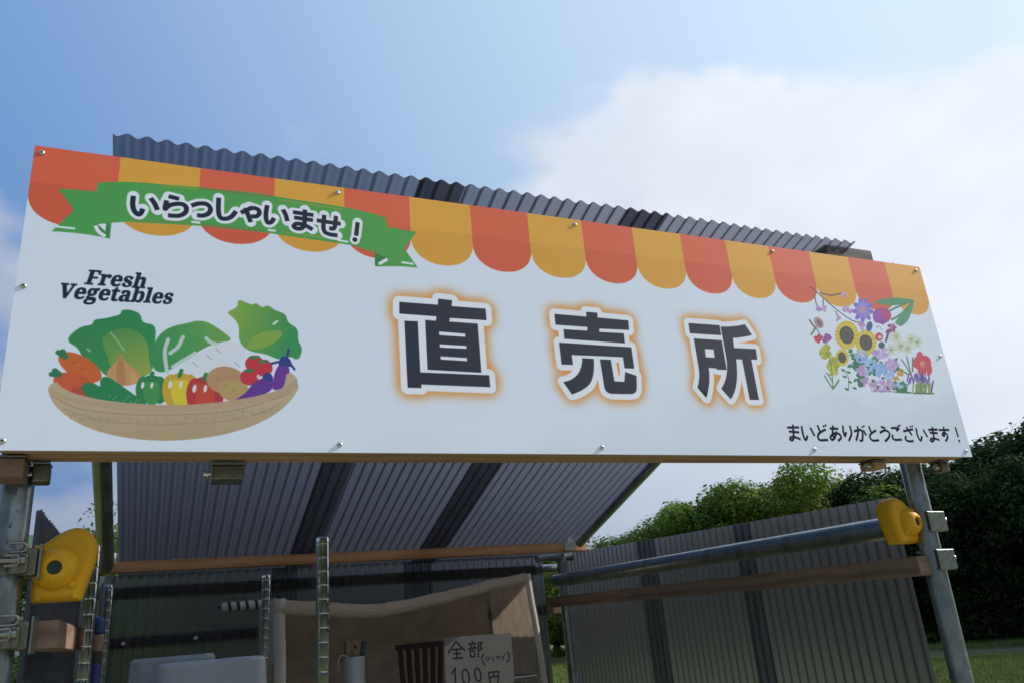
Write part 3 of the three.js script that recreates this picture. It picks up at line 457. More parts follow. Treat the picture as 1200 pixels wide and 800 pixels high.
  // thanks, bottom corner
  { const a = frame(915, 490, 10.909), b = frame(1020, 490, 10.909);
    const S = [[a, [[85, 115], [238, 112]]], [a, [[105, 165], [238, 175]]], [a, [[157, 75], [165, 170], [168, 240], [150, 278], [122, 262], [140, 236], [200, 242], [258, 266]]],
      [a, [[270, 95], [280, 165], [300, 240], [325, 272], [346, 218]]], [a, [[380, 115], [436, 222]]],
      [a, [[472, 85], [505, 168]]], [a, [[578, 138], [505, 178], [478, 228], [505, 274], [608, 272]]], [a, [[543, 90], [558, 106]]], [a, [[568, 80], [583, 97]]],
      [a, [[630, 126], [738, 130]]], [a, [[672, 88], [668, 190], [692, 265]]], [a, [[716, 162], [695, 240], [660, 272], [640, 238], [680, 192], [745, 195], [776, 240], [738, 287]]],
      [a, [[797, 90], [806, 180], [826, 222], [840, 172]]], [a, [[885, 88], [908, 190], [874, 287]]],
      [a, [[938, 162], [1030, 146], [1052, 200], [1044, 280], [1012, 276]]], [a, [[985, 98], [992, 180], [968, 282]]], [a, [[1060, 150], [1098, 216]]], [a, [[1040, 100], [1052, 116]]], [a, [[1062, 88], [1073, 104]]],
      [b, [[-16, 95], [12, 172]]], [b, [[78, 150], [15, 190], [-2, 236], [36, 280], [116, 276]]],
      [b, [[138, 104], [196, 124]]], [b, [[125, 182], [190, 150], [246, 182], [240, 240], [192, 292]]],
      [b, [[268, 120], [366, 124], [335, 156]]], [b, [[290, 205], [288, 248], [325, 272], [408, 268]]], [b, [[352, 88], [366, 104]]], [b, [[374, 82], [388, 98]]],
      [b, [[425, 162], [552, 135]]], [b, [[463, 105], [500, 160], [538, 215]]], [b, [[462, 222], [454, 262], [496, 290], [556, 285]]], [b, [[510, 98], [522, 112]]], [b, [[534, 90], [546, 104]]],
      [b, [[590, 120], [600, 185], [620, 245], [650, 282], [663, 224]]], [b, [[680, 140], [736, 236]]],
      [b, [[745, 144], [864, 140]]], [b, [[765, 180], [866, 186]]], [b, [[795, 103], [808, 190], [820, 250], [806, 290], [776, 282], [785, 256], [830, 256], [888, 276]]],
      [b, [[878, 146], [1012, 145]]], [b, [[940, 103], [952, 190], [950, 220], [928, 212], [934, 184], [966, 186], [994, 230], [968, 292]]],
      [b, [[1092, 110], [1128, 238]]], [b, [[1140, 284], [1142, 288]]]];
    c.lineCap = 'butt'; S.forEach(([f, p], i) => { c.lineCap = i === S.length - 1 ? 'round' : 'butt'; line(f, p, i === S.length - 1 ? 6 : 5.2, INK); }); }
  // spray of flowers
  { const f = frame(930, 330, 5.717), r = rng(9); c.lineCap = 'round';
    const petals = (x, y, n, r0, len, w, col, ph = 0) => { for (let i = 0; i < n; i++) { const a = ph + i / n * 6.2832; oval(f, x + Math.cos(a) * (r0 + len / 2) * 0.85, y + Math.sin(a) * (r0 + len / 2), len / 2, w, a, col); } };
    const cl = (x, y, rx, ry, cols, n, s) => { for (let i = 0; i < n; i++) { const a = r() * 6.283, q = Math.sqrt(r()); oval(f, x + Math.cos(a) * q * rx, y + Math.sin(a) * q * ry, s * (0.6 + 0.6 * r()), s * (0.5 + 0.5 * r()), r() * 3, cols[Math.floor(r() * cols.length)]); } };
    for (const p of [[[110, 35], [145, 60], [280, 180], [385, 255], [440, 275]], [[180, 75], [250, 92], [330, 76]], [[140, 85], [155, 150], [178, 195]], [[200, 120], [200, 170]], [[285, 200], [300, 240]]]) line(f, p, 3, '#45415f');
    for (const [x, y] of [[345, 82], [170, 190], [206, 184], [350, 185], [375, 195], [300, 245], [455, 285], [465, 305]]) cl(x, y, 16, 16, ['#c79ad2', '#b98acb', '#d6b2dc'], 7, 12);
    for (const p of [[[800, 128], [700, 170], [640, 200]], [[800, 140], [720, 220], [660, 255]]]) line(f, p, 5, '#3d8f62');
    fill(f, [[540, 138], [610, 108, 700, 108], [808, 122], [720, 160, 660, 162], [600, 158, 540, 138]], '#3f9a66'); fill(f, [[812, 124], [800, 200, 770, 260], [745, 290, 718, 302], [680, 280], [720, 200, 812, 124]], '#4ea374'); line(f, [[800, 135], [745, 220], [722, 295]], 2, '#2d7d50');
    cl(660, 330, 34, 40, ['#a23f7e', '#b65a94', '#8a3a78'], 24, 12); oval(f, 655, 372, 26, 30, 0.2, '#dfe3e6');
    petals(468, 190, 9, 18, 66, 16, '#8a74cf', 0.2); petals(468, 190, 9, 14, 46, 11, '#a48fdd', 0.5); oval(f, 468, 190, 20, 22, 0, '#c79aa0');
    oval(f, 595, 228, 62, 52, 0, '#b63d92'); oval(f, 570, 236, 34, 42, 0.3, '#a34fb2'); oval(f, 622, 222, 28, 42, -0.2, '#c63f7a'); fill(f, [[560, 270], [600, 240, 640, 262], [600, 290]], '#9a3d98');
    line(f, [[110, 258], [130, 290], [150, 310]], 5, '#4a4a44'); line(f, [[150, 310], [120, 355]], 4, '#5a7a4a'); oval(f, 170, 275, 28, 42, -0.6, '#c99a9c'); oval(f, 174, 277, 15, 28, -0.6, '#8d7078'); line(f, [[152, 305], [175, 350]], 3, '#4a7a3a');
    cl(168, 376, 24, 26, ['#d63a48', '#e0505a', '#c02c40'], 16, 14); cl(225, 380, 22, 26, ['#a24aa8', '#b95cb4', '#8e3f98'], 16, 14); line(f, [[215, 405], [230, 470]], 4, '#7f8f3a');
    for (const [x, y, R, rx, ry] of [[358, 358, 78, 48, 60], [487, 408, 70, 42, 54], [327, 507, 46, 27, 37]]) { for (let k = 0; k < 2; k++) { const n = 20; for (let i = 0; i < n; i++) { const a = (i + k * 0.5) / n * 6.2832; oval(f, x + Math.cos(a) * R * 0.72, y + Math.sin(a) * R * 0.92, R * 0.32, R * 0.11, Math.atan2(Math.sin(a) * 1.2, Math.cos(a)), k ? '#ecd23f' : '#d9b52a'); } } oval(f, x, y, rx, ry, -0.25, '#4b4436'); oval(f, x, y, rx * 0.7, ry * 0.72, -0.25, '#5d5545'); oval(f, x, y, rx * 0.35, ry * 0.38, -0.25, '#494d44'); }
    cl(215, 470, 36, 44, ['#c7c13a', '#b4b432', '#d6cf50', '#9fae3a'], 40, 15); cl(268, 560, 34, 64, ['#c7c13a', '#b9b236', '#d6cf50', '#a9ae3a'], 46, 15); line(f, [[225, 470], [250, 540], [262, 640], [265, 715]], 3, '#6f9a3f');
    for (const p of [[[265, 715], [235, 670], [208, 628]], [[265, 715], [285, 690], [305, 658]], [[262, 665], [240, 630], [222, 610]]]) line(f, p, 4, '#4f8f4a');
    line(f, [[370, 720], [372, 650], [345, 595]], 2, '#3a6f4a'); for (const [x, y] of [[335, 592], [370, 605], [345, 635], [380, 670], [358, 718], [412, 712]]) oval(f, x, y, 15, 7, 0.4, '#33704a');
    cl(440, 560, 70, 30, ['#2f7a55', '#3c8a5f'], 14, 20); cl(400, 480, 18, 40, ['#2f7a55', '#3c8a5f'], 8, 14); cl(600, 560, 110, 70, ['#2f7a55', '#46916a'], 26, 18); cl(450, 660, 30, 40, ['#2c7450', '#3c8a5f'], 12, 20); cl(720, 700, 50, 35, ['#2f8048', '#48965a', '#2c7450'], 24, 18);
    cl(455, 500, 42, 40, ['#9cc0ee', '#aecdf3', '#8fb2e6'], 36, 13); cl(510, 570, 50, 50, ['#9fc6ee', '#b5d4f3', '#8fc0e2'], 40, 14); cl(580, 590, 44, 40, ['#8fb8ec', '#a9c8f2'], 36, 14); cl(640, 625, 40, 30, ['#9fc0ee', '#b5cff3'], 24, 13);
    cl(590, 480, 52, 36, ['#c9a8dc', '#bb98d4', '#d8bfe6'], 40, 13); cl(660, 555, 42, 38, ['#c4a2da', '#d2b4e4'], 36, 13); cl(455, 590, 30, 34, ['#d2a8d8', '#c69ad0'], 24, 12); cl(595, 695, 82, 40, ['#d0acd8', '#c49ccf', '#dcc2e2'], 70, 13); cl(480, 665, 26, 26, ['#d2b0da', '#c39bd0'], 14, 12);
    for (let i = 0; i < 16; i++) oval(f, 410 + r() * 300, 490 + r() * 220, 13, 7, r() * 3, '#2c6a4a');
    cl(715, 610, 22, 26, ['#d99a3a', '#e0b04a'], 16, 11); cl(695, 650, 18, 14, ['#d9a23a', '#e0b04a'], 8, 10); cl(712, 690, 26, 20, ['#9cc0ee', '#b0cef3'], 18, 10);
    oval(f, 510, 300, 20, 34, 0.2, '#31538c'); oval(f, 575, 370, 26, 28, 0, '#d8375a'); oval(f, 580, 372, 12, 12, 0, '#f0d6d8'); oval(f, 592, 425, 22, 22, 0, '#3a5a58'); line(f, [[640, 330], [620, 400]], 6, '#74409a'); line(f, [[555, 310], [575, 300], [595, 320]], 2, '#7f8f8a');
    for (const [x, y] of [[655, 455], [690, 370], [765, 445], [830, 405], [720, 430], [790, 390]]) { petals(x, y, 7, 4, 44, 11, '#e3e8d4', r() * 2); petals(x, y, 6, 3, 26, 6, '#c6d6a6', r() * 2); oval(f, x, y, 6, 6, 0, '#8fa060'); }
    for (const p of [[[760, 500], [775, 560], [790, 620]], [[725, 520], [760, 570], [785, 620]], [[800, 510], [800, 600]], [[720, 590], [770, 620]]]) line(f, p, 4, '#4a6a5c');
    for (const [x, y, rx, ry, ro] of [[835, 535, 32, 44, 0.4], [890, 535, 32, 44, -0.4], [850, 500, 22, 34, -0.2], [905, 590, 26, 40, 0.1], [862, 590, 28, 40, 0], [850, 555, 40, 34, 0]]) oval(f, x, y, rx, ry, ro, '#dd4455'); oval(f, 868, 550, 20, 24, 0, '#e28070'); oval(f, 860, 545, 8, 12, 0.3, '#d8b070');
    for (let i = 0; i < 26; i++) { const x = 770 + r() * 150, y = 600 + r() * 60; line(f, [[x, y], [x + (r() - 0.5) * 26, y + 46]], 4, ['#6a4fa0', '#7a5cb0', '#54408e', '#8f74c0'][i % 4]); } fill(f, [[893, 590], [900, 640], [890, 640]], WHITE);
    for (let i = 0; i < 36; i++) { const x = 800 + r() * 125; line(f, [[x, 740], [x + (r() - 0.5) * 30, 672 + r() * 20]], 3.5, ['#9fae5a', '#7f9a48', '#b5bd74', '#6a8a44'][i % 4]); } line(f, [[680, 736], [790, 742]], 4, '#3a7a50'); line(f, [[805, 745], [940, 747]], 4, '#4a7a50'); line(f, [[525, 728], [690, 736]], 3, '#b79ac4'); line(f, [[925, 735], [938, 665]], 5, '#6a5a90');
  }
  return cv;
}
{
  const o = thing('market_sign', 'long white market sign with scalloped orange and yellow awning print', 'sign');
  o.position.set(0, SB, 0);
  const tex = new THREE.CanvasTexture(signCanvas()); tex.colorSpace = THREE.SRGBColorSpace; tex.magFilter = THREE.LinearFilter; tex.anisotropy = 8;
  const face = new THREE.MeshPhysicalMaterial({ map: tex, roughness: 0.42, clearcoat: 0.9, clearcoatRoughness: 0.03, specularIntensity: 0.2 });
  const pg = new THREE.BoxGeometry(SX, SY, 0.003);
  const panel = new THREE.Mesh(pg, [MAT.white, MAT.white, MAT.white, MAT.white, face, MAT.white]); panel.name = 'panel'; panel.castShadow = panel.receiveShadow = true; panel.position.set(0, SY / 2, -0.0015); o.add(panel);
  const rail = (n, w, h, d, x, y, z) => at(mesh(n, plank(w, h, d), MAT.frameWood, o), x, y, z);
  rail('bottom_rail', 1.79, 0.038, 0.078, 0, 0.0215, -0.0425); rail('top_rail', 1.79, 0.038, 0.066, 0, SY - 0.0215, -0.0365);
  rail('side_rail', 0.038, 0.37, 0.060, -0.874, SY / 2, -0.0345); rail('side_rail', 0.038, 0.37, 0.060, 0.874, SY / 2, -0.0345); rail('middle_rail', 0.038, 0.37, 0.060, 0, SY / 2, -0.0345);
  const sg = new THREE.LatheGeometry([[0, 0.0030], [0.0016, 0.0029], [0.0030, 0.0022], [0.0039, 0.0010], [0.0041, 0], [0.0001, 0]].map((p) => new THREE.Vector2(...p)), 20);
  const dg = new THREE.CircleGeometry(0.0015, 6);
  for (const x of [-0.89, -0.461, -0.014, 0.459, 0.884]) for (const y of [0.012, 0.439]) { const s = at(mesh('screw', sg, MAT.bolt, o), x, y, 0.0001, Math.PI / 2); at(mesh('slot', dg, MAT.black, s), 0, 0.0031, 0, -Math.PI / 2); }
  for (const x of [-0.89, 0.886]) { const s = at(mesh('screw', sg, MAT.bolt, o), x, 0.2275, 0.0001, Math.PI / 2); at(mesh('slot', dg, MAT.black, s), 0, 0.0031, 0, -Math.PI / 2); }
  const bg = boltGeo(0.004, 0.012);
  at(mesh('bolt', bg, MAT.bolt, o), -0.868, SY - 0.001, -0.02); at(mesh('bolt', bg, MAT.bolt, o), 0.835, SY + 0.001, -0.02);
  for (const y of [0.365, 0.30, 0.285]) at(mesh('bolt', boltGeo(0.003, 0.01), MAT.bolt, o), -0.897, y, -0.03, 0, 0, Math.PI / 2);
}
// fittings hung below the sign
function fitting(label, x, y, z, w, h, d, mat) {
  const o = thing('sign_bracket', label, 'bracket'); o.position.set(x, y, z);
  mesh('block', new RoundedBoxGeometry(w, h, d, 3, 0.003), mat, o);
  at(mesh('plate', new RoundedBoxGeometry(w * 1.06, 0.003, d * 1.05, 2, 0.001), MAT.clamp, o), 0, h / 2 + 0.0018, 0);
  at(mesh('bolt', boltGeo(0.003, 0.012), MAT.bolt, o), -w * 0.5 - 0.003, 0, d * 0.2, 0, 0, Math.PI / 2); return o;
}
fitting('brown bracket under the sign on the post with two bolted clamps', -0.895, SB - 0.016, -0.052, 0.056, 0.026, 0.05, MAT.oldWood);
fitting('small dark clamp under the sign beside the brown bracket', -0.852, SB - 0.016, -0.080, 0.020, 0.024, 0.03, MAT.brass);
fitting('dark clamp block under the sign in front of the roof sheets', -0.612, SB - 0.016, -0.085, 0.044, 0.022, 0.045, MAT.brass);
fitting('ochre clamp block under the sign above the long side rail', 0.665, SB - 0.010, -0.055, 0.035, 0.014, 0.04, MAT.frameWood);
fitting('small ochre clamp under the sign corner facing the dark wood', 0.862, SB - 0.013, -0.055, 0.026, 0.020, 0.03, MAT.brass);

// ------------------------------------------------------------------ chrome rack
{
  const o = thing('wire_rack', 'chrome wire rack with ringed posts holding plastic boxes', 'rack');
  const pr = [[0.0001, 1.694], [0.011, 1.694], [0.0125, 1.692]]; for (let y = 1.68; y > 0.02; y -= 0.0254) pr.push([0.0127, y + 0.0012], [0.0122, y + 0.0006], [0.0122, y - 0.0006], [0.0127, y - 0.0012]); pr.push([0.0127, 0], [0.0001, 0]);
  const g = new THREE.LatheGeometry(pr.reverse().map((p) => new THREE.Vector2(...p)), 24);
  for (const [x, z] of [[-0.802, -0.43], [-0.407, -0.43], [-0.812, -1.29], [-0.414, -1.24]]) at(mesh('post', g, MAT.chrome, o), x, 0, z);
  for (const y of [1.235, 0.75, 0.2]) { const gs = []; const bar = (x0, z0, x1, z1, r) => { const d = V(x1 - x0, 0, z1 - z0), b = cyl(r, d.length(), 8); b.applyQuaternion(new THREE.Quaternion().setFromUnitVectors(V(0, 1, 0), d.clone().normalize())); gs.push(put(b, (x0 + x1) / 2, y, (z0 + z1) / 2)); };
    bar(-0.80, -0.43, -0.41, -0.43, 0.004); bar(-0.80, -1.26, -0.41, -1.26, 0.004); bar(-0.80, -0.43, -0.80, -1.27, 0.004); bar(-0.41, -0.43, -0.41, -1.24, 0.004); for (let i = 1; i < 30; i++) { const z = -0.43 - 0.83 * i / 30; bar(-0.80, z, -0.41, z, 0.0018); }
    mesh('shelf', join(gs), MAT.chrome, o); }
}
const plastic = new THREE.MeshPhysicalMaterial({ color: lin(0.76, 0.79, 0.82), roughness: 0.36, transmission: 0.68, thickness: 0, side: THREE.DoubleSide });
function tub(label, x, y, z, w, h, d) {
  const o = thing('storage_box', label, 'box', 'milky plastic boxes on the rack'); o.position.set(x, y, z);
  const shp = (w2, d2, r) => { const s = new THREE.Shape(); s.moveTo(-w2 + r, -d2); s.lineTo(w2 - r, -d2); s.quadraticCurveTo(w2, -d2, w2, -d2 + r); s.lineTo(w2, d2 - r); s.quadraticCurveTo(w2, d2, w2 - r, d2); s.lineTo(-w2 + r, d2); s.quadraticCurveTo(-w2, d2, -w2, d2 - r); s.lineTo(-w2, -d2 + r); s.quadraticCurveTo(-w2, -d2, -w2 + r, -d2); return s; };
  const g = new THREE.ExtrudeGeometry(shp(w / 2, d / 2, 0.03), { depth: h - 0.02, bevelEnabled: true, bevelThickness: 0.010, bevelSize: 0.010, bevelOffset: -0.010, bevelSegments: 5, curveSegments: 8 }); g.rotateX(-Math.PI / 2); g.translate(0, 0.01, 0);
  const p = g.attributes.position; for (let i = 0; i < p.count; i++) { const t = p.getY(i) / h, k = 1.06 - 0.09 * t; p.setX(i, p.getX(i) * k); p.setZ(i, p.getZ(i) * k); } g.computeVertexNormals();
  mesh('body', g, plastic, o);
  at(mesh('rim', new THREE.ExtrudeGeometry(shp(w / 2 + 0.014, d / 2 + 0.014, 0.035), { depth: 0.012, bevelEnabled: true, bevelThickness: 0.003, bevelSize: 0.003, bevelSegments: 2 }), plastic, o), 0, 0.004, 0, -Math.PI / 2);
}
tub('milky plastic box upside down on the rack, the taller one', -0.566, 1.239, -0.98, 0.235, 0.247, 0.20);
tub('milky plastic box upside down on the rack behind the taller one', -0.646, 1.239, -1.135, 0.20, 0.262, 0.08);
{
  const o = thing('pole', 'blue pole with a grey cap standing beside the chrome rack', 'pole'); o.position.set(-0.795, 0, -0.66);
  at(mesh('shaft', cyl(0.0105, 1.50, 20), new THREE.MeshStandardMaterial({ color: lin(0.014, 0.03, 0.16), roughness: 0.4 }), o), 0, 0.75, 0);
  at(mesh('sleeve', cyl(0.0115, 0.022, 20), new THREE.MeshStandardMaterial({ color: lin(0.03, 0.02, 0.02), roughness: 0.6 }), o), 0, 1.511, 0);
  at(mesh('collar', cyl(0.0105, 0.03, 20), MAT.oldWood, o), 0, 1.537, 0);
  at(mesh('cap', new THREE.CapsuleGeometry(0.010, 0.016, 8, 18), new THREE.MeshStandardMaterial({ color: lin(0.02, 0.04, 0.16), roughness: 0.4 }), o), 0, 1.568, 0);
}

// ------------------------------------------------------------------ fabric cover with its open front
{
  const ft = noiseTex(256, (u, v) => { const w = 0.04 * Math.sin(u * 6.283 * 64) + 0.04 * Math.sin(v * 6.283 * 64), a = 0.9 + w + 0.25 * tfbm(u, v, 4, 4, 6); return [0.79 * a, 0.71 * a, 0.62 * a]; });
  ft.repeat.set(3, 3);
  const cloth = new THREE.MeshPhysicalMaterial({ map: ft, roughness: 0.95, transmission: 0.3, thickness: 0, side: THREE.DoubleSide });
  const trim = new THREE.MeshStandardMaterial({ color: lin(0.46, 0.40, 0.34), roughness: 0.9 });
  const o = thing('fabric_cover', 'beige fabric cover with open front and sagging top over the shelf', 'cover');
  const grid = (name, P, nu, nv, mat = cloth) => { const pos = [], uv = [], idx = []; for (let i = 0; i <= nu; i++) for (let j = 0; j <= nv; j++) { const p = P(i / nu, j / nv); pos.push(p.x, p.y, p.z); uv.push(i / nu, j / nv); if (i < nu && j < nv) { const k = i * (nv + 1) + j; idx.push(k, k + 1, k + nv + 1, k + 1, k + nv + 2, k + nv + 1); } } const g = new THREE.BufferGeometry(); g.setAttribute('position', new THREE.Float32BufferAttribute(pos, 3)); g.setAttribute('uv', new THREE.Float32BufferAttribute(uv, 2)); g.setIndex(idx); g.computeVertexNormals(); return mesh(name, g, mat, o); };
  const F = -1.40, Bk = -1.76, XL = -0.372, XR = 0.452, YB = 1.05;
  const topF = (s) => { const pts = [1.640, 1.624, 1.609, 1.603, 1.608, 1.622, 1.640, 1.655, 1.668]; const q = s * 8, i = Math.min(7, Math.floor(q)), t = q - i; return pts[i] + (pts[i + 1] - pts[i]) * (t * t * (3 - 2 * t) * 0.5 + t * 0.5); };
  const wob = (a, b) => 0.006 * noise.noise(a * 6, b * 5, 1.3) + 0.003 * noise.noise(a * 17, b * 13, 4.1);
  grid('top_panel', (s, t) => V(XL + (XR - XL) * s, topF(s) - 0.012 * t + wob(s, t), F + (Bk - F) * t), 40, 12);
  grid('valance', (s, t) => V(XL + (XR - XL) * s, topF(s) + 0.001 + wob(s, 0) - t * (0.042 - 0.012 * s) - 0.004 * Math.sin(t * 3) + wob(s * 2, t) * 0.6 * t, F + 0.001 + 0.012 * Math.sin(t * 2.6)), 48, 8);
  grid('back_panel', (s, t) => V(XL + (XR - XL) * s, topF(s) - 0.012 + (YB - topF(s) + 0.012) * t, Bk + wob(s, t) * 1.5), 30, 20);
  grid('side_panel', (s, t) => V(XL + 0.006 * Math.sin(t * 9) + wob(s, t) * 1.5, topF(0) + (YB - topF(0)) * t, F + (Bk - F) * s), 12, 30);
  grid('side_panel', (s, t) => V(XR + 0.045 * t * 0.9 + 0.004 * Math.sin(t * 7) + wob(s + 3, t) * 2, topF(1) - 0.012 * s + (YB - topF(1)) * t, F + (Bk - F) * s), 16, 30);
  // hems round the opening
  const strip = (name, x, lean, w, y0) => grid(name, (s, t) => V(x + lean * t - w / 2 + w * s + wob(1, t * 1.2) * 0.4, y0 + (YB - y0) * t, F + 0.006 + 0.006 * Math.sin(s * 3.14)), 6, 26, trim);
  strip('hem', XL + 0.016, 0.01, 0.034, topF(0) - 0.004); strip('hem', XR + 0.006, 0.055, 0.024, topF(1) - 0.002);
  const edge = mesh('piping', new THREE.TubeGeometry(new THREE.CatmullRomCurve3([V(XR + 0.020, topF(1), F + 0.004), V(XR + 0.033, 1.5, F + 0.004), V(XR + 0.055, 1.25, F + 0.004), V(XR + 0.073, 1.06, F + 0.004)]), 20, 0.003, 8), MAT.black, o); edge.castShadow = true;
}
{
  const o = thing('striped_roll', 'black and white striped rolled fabric beside the fabric cover', 'fabric roll'); o.position.set(-0.452, 1.622, -1.36); o.rotation.z = 0.01;
  const cw = new THREE.MeshStandardMaterial({ color: lin(0.42, 0.40, 0.37), roughness: 0.9 });
  at(mesh('roll', new THREE.CapsuleGeometry(0.0125, 0.095, 6, 24), cw, o), -0.012, 0, 0, 0, 0, Math.PI / 2);
  for (const x of [-0.048, -0.024, 0, 0.026]) at(mesh('stripe', cyl(0.0134, 0.0085, 24), MAT.black, o), x, 0, 0, 0, 0, Math.PI / 2 + 0.18);
  at(mesh('tip', new THREE.ConeGeometry(0.012, 0.026, 20), MAT.black, o), -0.070, 0, 0, 0, 0, Math.PI / 2);
}
// shelf carrying the goods, just below the picture
{
  const o = thing('display_shelf', 'wooden display shelf inside the fabric cover', 'shelf');
  at(mesh('board', plank(0.78, 0.02, 0.30), MAT.oldWood, o), 0.045, 1.19, -1.57);
  for (const x of [-0.32, 0.41]) for (const z of [-1.44, -1.70]) at(mesh('leg', plank(0.03, 1.18, 0.03), MAT.oldWood, o), x, 0.59, z);
}
{ // hand-written price card
  const cv = document.createElement('canvas'); cv.width = 640; cv.height = 512; const c = cv.getContext('2d');
  c.fillStyle = '#6c6b66'; c.fillRect(0, 0, 640, 512); const r = rng(4); for (let i = 0; i < 2500; i++) { c.fillStyle = `rgba(${r() > 0.5 ? 255 : 60},${r() > 0.5 ? 255 : 60},60,0.04)`; c.fillRect(r() * 640, r() * 512, 2 + r() * 14, 1 + r() * 3); }
  const f = (x, y) => [(x - 100) / 975 * 640, (y - 150 + 80 * (x - 100) / 975) / 780 * 512];
  c.lineCap = 'round'; c.lineJoin = 'round'; c.strokeStyle = '#15151a';
  const st = (pts, w) => { c.lineWidth = w; c.beginPath(); pts.forEach((p, i) => { const q = f(...p); i ? c.lineTo(...q) : c.moveTo(...q); }); c.stroke(); };
  const ring = (x, y, rx, ry, w) => { const p = []; for (let i = 0; i <= 30; i++) { const a = i / 30 * 6.2832 - 1.2; p.push([x + rx * Math.cos(a) + ry * 0.08 * Math.sin(a), y + ry * Math.sin(a)]); } st(p, w); };
  for (const p of [[[155, 340], [215, 262], [270, 195], [330, 260], [385, 305]], [[215, 300], [335, 290]], [[230, 350], [325, 345]], [[215, 410], [345, 400]], [[270, 300], [275, 405]], [[495, 190], [505, 215]], [[450, 228], [545, 215]], [[470, 240], [482, 266]], [[530, 235], [515, 262]], [[440, 288], [552, 272]], [[460, 312], [468, 388], [525, 382], [520, 308], [460, 312]], [[582, 208], [576, 386]], [[582, 208], [640, 202], [605, 250], [632, 278], [600, 300]]]) st(p, 15);
  for (const p of [[[652, 350], [628, 380], [620, 410], [632, 455], [660, 486]], [[1002, 320], [1022, 350], [1025, 385], [1008, 425], [985, 446]]]) st(p, 13);
  for (const p of [[[668, 398], [702, 390], [682, 425], [700, 438], [720, 425], [724, 386], [746, 412]], [[768, 370], [776, 400]], [[800, 395], [778, 410], [778, 430], [804, 428]], [[832, 388], [882, 376], [870, 412]], [[858, 368], [840, 412]], [[905, 382], [942, 376], [940, 410]], [[905, 414], [944, 409]], [[950, 350], [954, 358]], [[964, 344], [968, 352]]]) st(p, 7);
  st([[188, 602], [236, 530], [230, 790]], 15); ring(380, 635, 48, 92, 15); ring(552, 610, 42, 82, 15);
  for (const p of [[[705, 580], [722, 722]], [[705, 582], [852, 566], [832, 708]], [[776, 575], [776, 632]], [[714, 644], [842, 628]]]) st(p, 14);
  const t = new THREE.CanvasTexture(cv); t.colorSpace = THREE.SRGBColorSpace; t.magFilter = THREE.LinearFilter;
  const card = new THREE.Mesh(new THREE.BoxGeometry(0.216, 0.172, 0.004), [0, 1, 2, 3].map(() => MAT.greyWood).concat([new THREE.MeshStandardMaterial({ map: t, roughness: 0.9 }), MAT.greyWood])); card.name = numbered('price_card'); card.castShadow = card.receiveShadow = true; scene.add(card);
  const a = hit(518.5, 747, 'z', -1.22), b = hit(599.5, 741, 'z', -1.22); const mid = a.clone().add(b).multiplyScalar(0.5);
  card.position.set(mid.x, mid.y - 0.086, -1.22); card.rotation.set(-0.03, 0, Math.atan2(b.y - a.y, b.x - a.x));
  tag(card, 'grey cardboard price card hand-lettered in black marker', 'price card');
}
{ // wire basket behind the card
  const o = thing('wire_basket', 'shiny wire basket of the shelf beside the price card', 'basket'); o.position.set(0.30, 1.2, -1.42);
  const gs = []; for (const y of [0.01, 0.125, 0.150]) for (const [x, z, l, ry] of [[0, 0.09, 0.26, 0], [0, -0.09, 0.26, 0], [0.13, 0, 0.18, 1], [-0.13, 0, 0.18, 1]]) gs.push(put(cyl(y > 0.1 ? 0.0025 : 0.0018, l, 8), x, y, z, ry ? Math.PI / 2 : 0, 0, ry ? 0 : Math.PI / 2));
  mesh('rim', join(gs), MAT.chrome, o); const ws = []; for (let i = 0; i < 14; i++) for (const z of [-0.09, 0.09]) ws.push(put(cyl(0.0012, 0.15, 6), -0.13 + 0.02 * i, 0.075, z)); mesh('wires', join(ws), MAT.chrome, o).userData.kind = 'stuff';
}
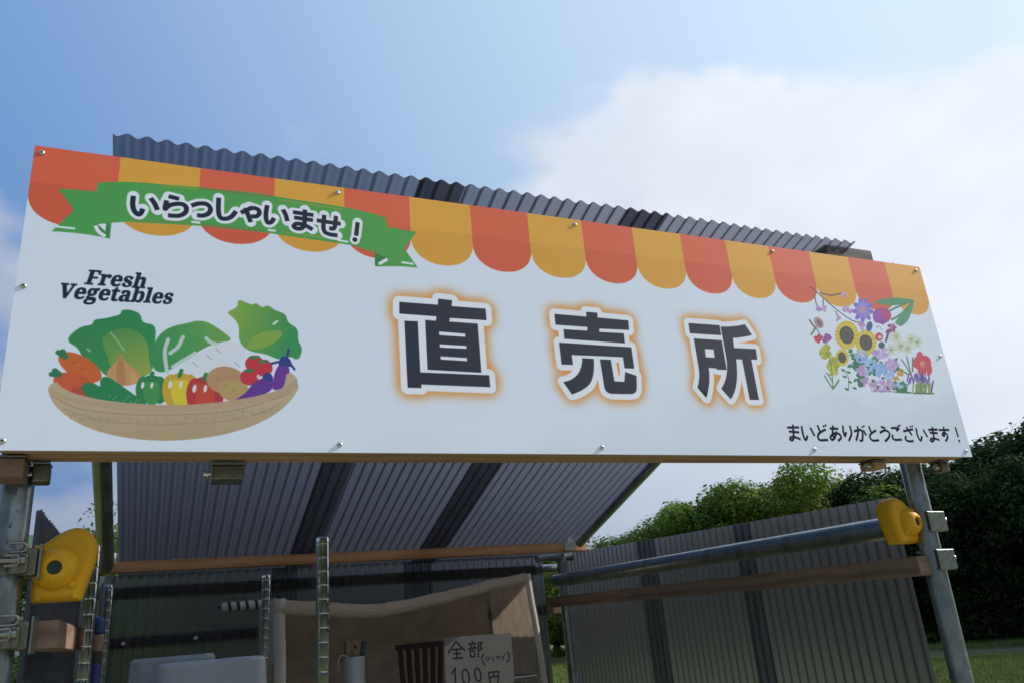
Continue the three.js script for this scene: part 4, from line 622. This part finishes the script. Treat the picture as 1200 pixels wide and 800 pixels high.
{ // metal can with wooden tools
  const p = hit(414, 770, 'z', -1.46), o = thing('tool_can', 'pale metal can holding a wooden block on the shelf', 'can'); o.position.set(p.x, 1.2, -1.46);
  const pl = new THREE.MeshStandardMaterial({ color: lin(0.42, 0.43, 0.46), roughness: 0.4, metalness: 0.3 });
  mesh('can', new THREE.LatheGeometry([[0.0001, 0], [0.034, 0], [0.035, 0.004], [0.035, 0.25], [0.0365, 0.253], [0.0345, 0.255], [0.0335, 0.25], [0.0335, 0.05]].map((q) => new THREE.Vector2(...q)), 36), pl, o);
  const b = at(mesh('wooden_block', plank(0.046, 0.16, 0.022), MAT.oldWood, o), -0.004, 0.222, 0, 0, 0.25, 0); at(mesh('hole', new THREE.CircleGeometry(0.006, 20), MAT.black, b), 0.006, 0.060, 0.0113);
  at(mesh('teal_strip', plank(0.014, 0.15, 0.016), new THREE.MeshStandardMaterial({ color: lin(0.02, 0.07, 0.08), roughness: 0.6 }), o), 0.026, 0.222, -0.008, 0, 0, -0.15);
  at(mesh('hook', new THREE.TubeGeometry(new THREE.CatmullRomCurve3([V(0.02, 0.0, 0), V(0, 0.012, 0), V(-0.012, 0.006, 0), V(-0.014, -0.03, 0)]), 20, 0.0016, 8), MAT.bolt, o), -0.036, 0.25, 0.02);
}
{ // dark red slatted crate
  const o = thing('slatted_crate', 'dark red wooden crate with upright slats on the shelf', 'crate'); o.position.set(0.115, 1.2, -1.60); o.rotation.y = 0.1; o.scale.set(0.85, 0.97, 0.85);
  const w = new THREE.MeshStandardMaterial({ map: woodTex([0.24, 0.12, 0.10], [0.15, 0.07, 0.06], 61), roughness: 0.7 });
  for (let i = 0; i < 6; i++) at(mesh('slat', plank(0.018, 0.27, 0.010), w, o), -0.075 + 0.03 * i, 0.135, 0.06, 0, 0, (i - 2.5) * -0.03);
  at(mesh('top_rail', plank(0.205, 0.018, 0.014), w, o), 0, 0.276, 0.06); at(mesh('bottom_rail', plank(0.19, 0.02, 0.12), w, o), 0, 0.012, 0);
}

// ------------------------------------------------------------------ render
const renderer = new THREE.WebGLRenderer({ antialias: true });
renderer.setSize(1024, 682);
renderer.shadowMap.enabled = true; renderer.shadowMap.type = THREE.PCFSoftShadowMap;
renderer.toneMapping = THREE.LinearToneMapping; renderer.toneMappingExposure = EXPOSURE;
renderer.outputColorSpace = THREE.SRGBColorSpace;
renderer.render(scene, camera);
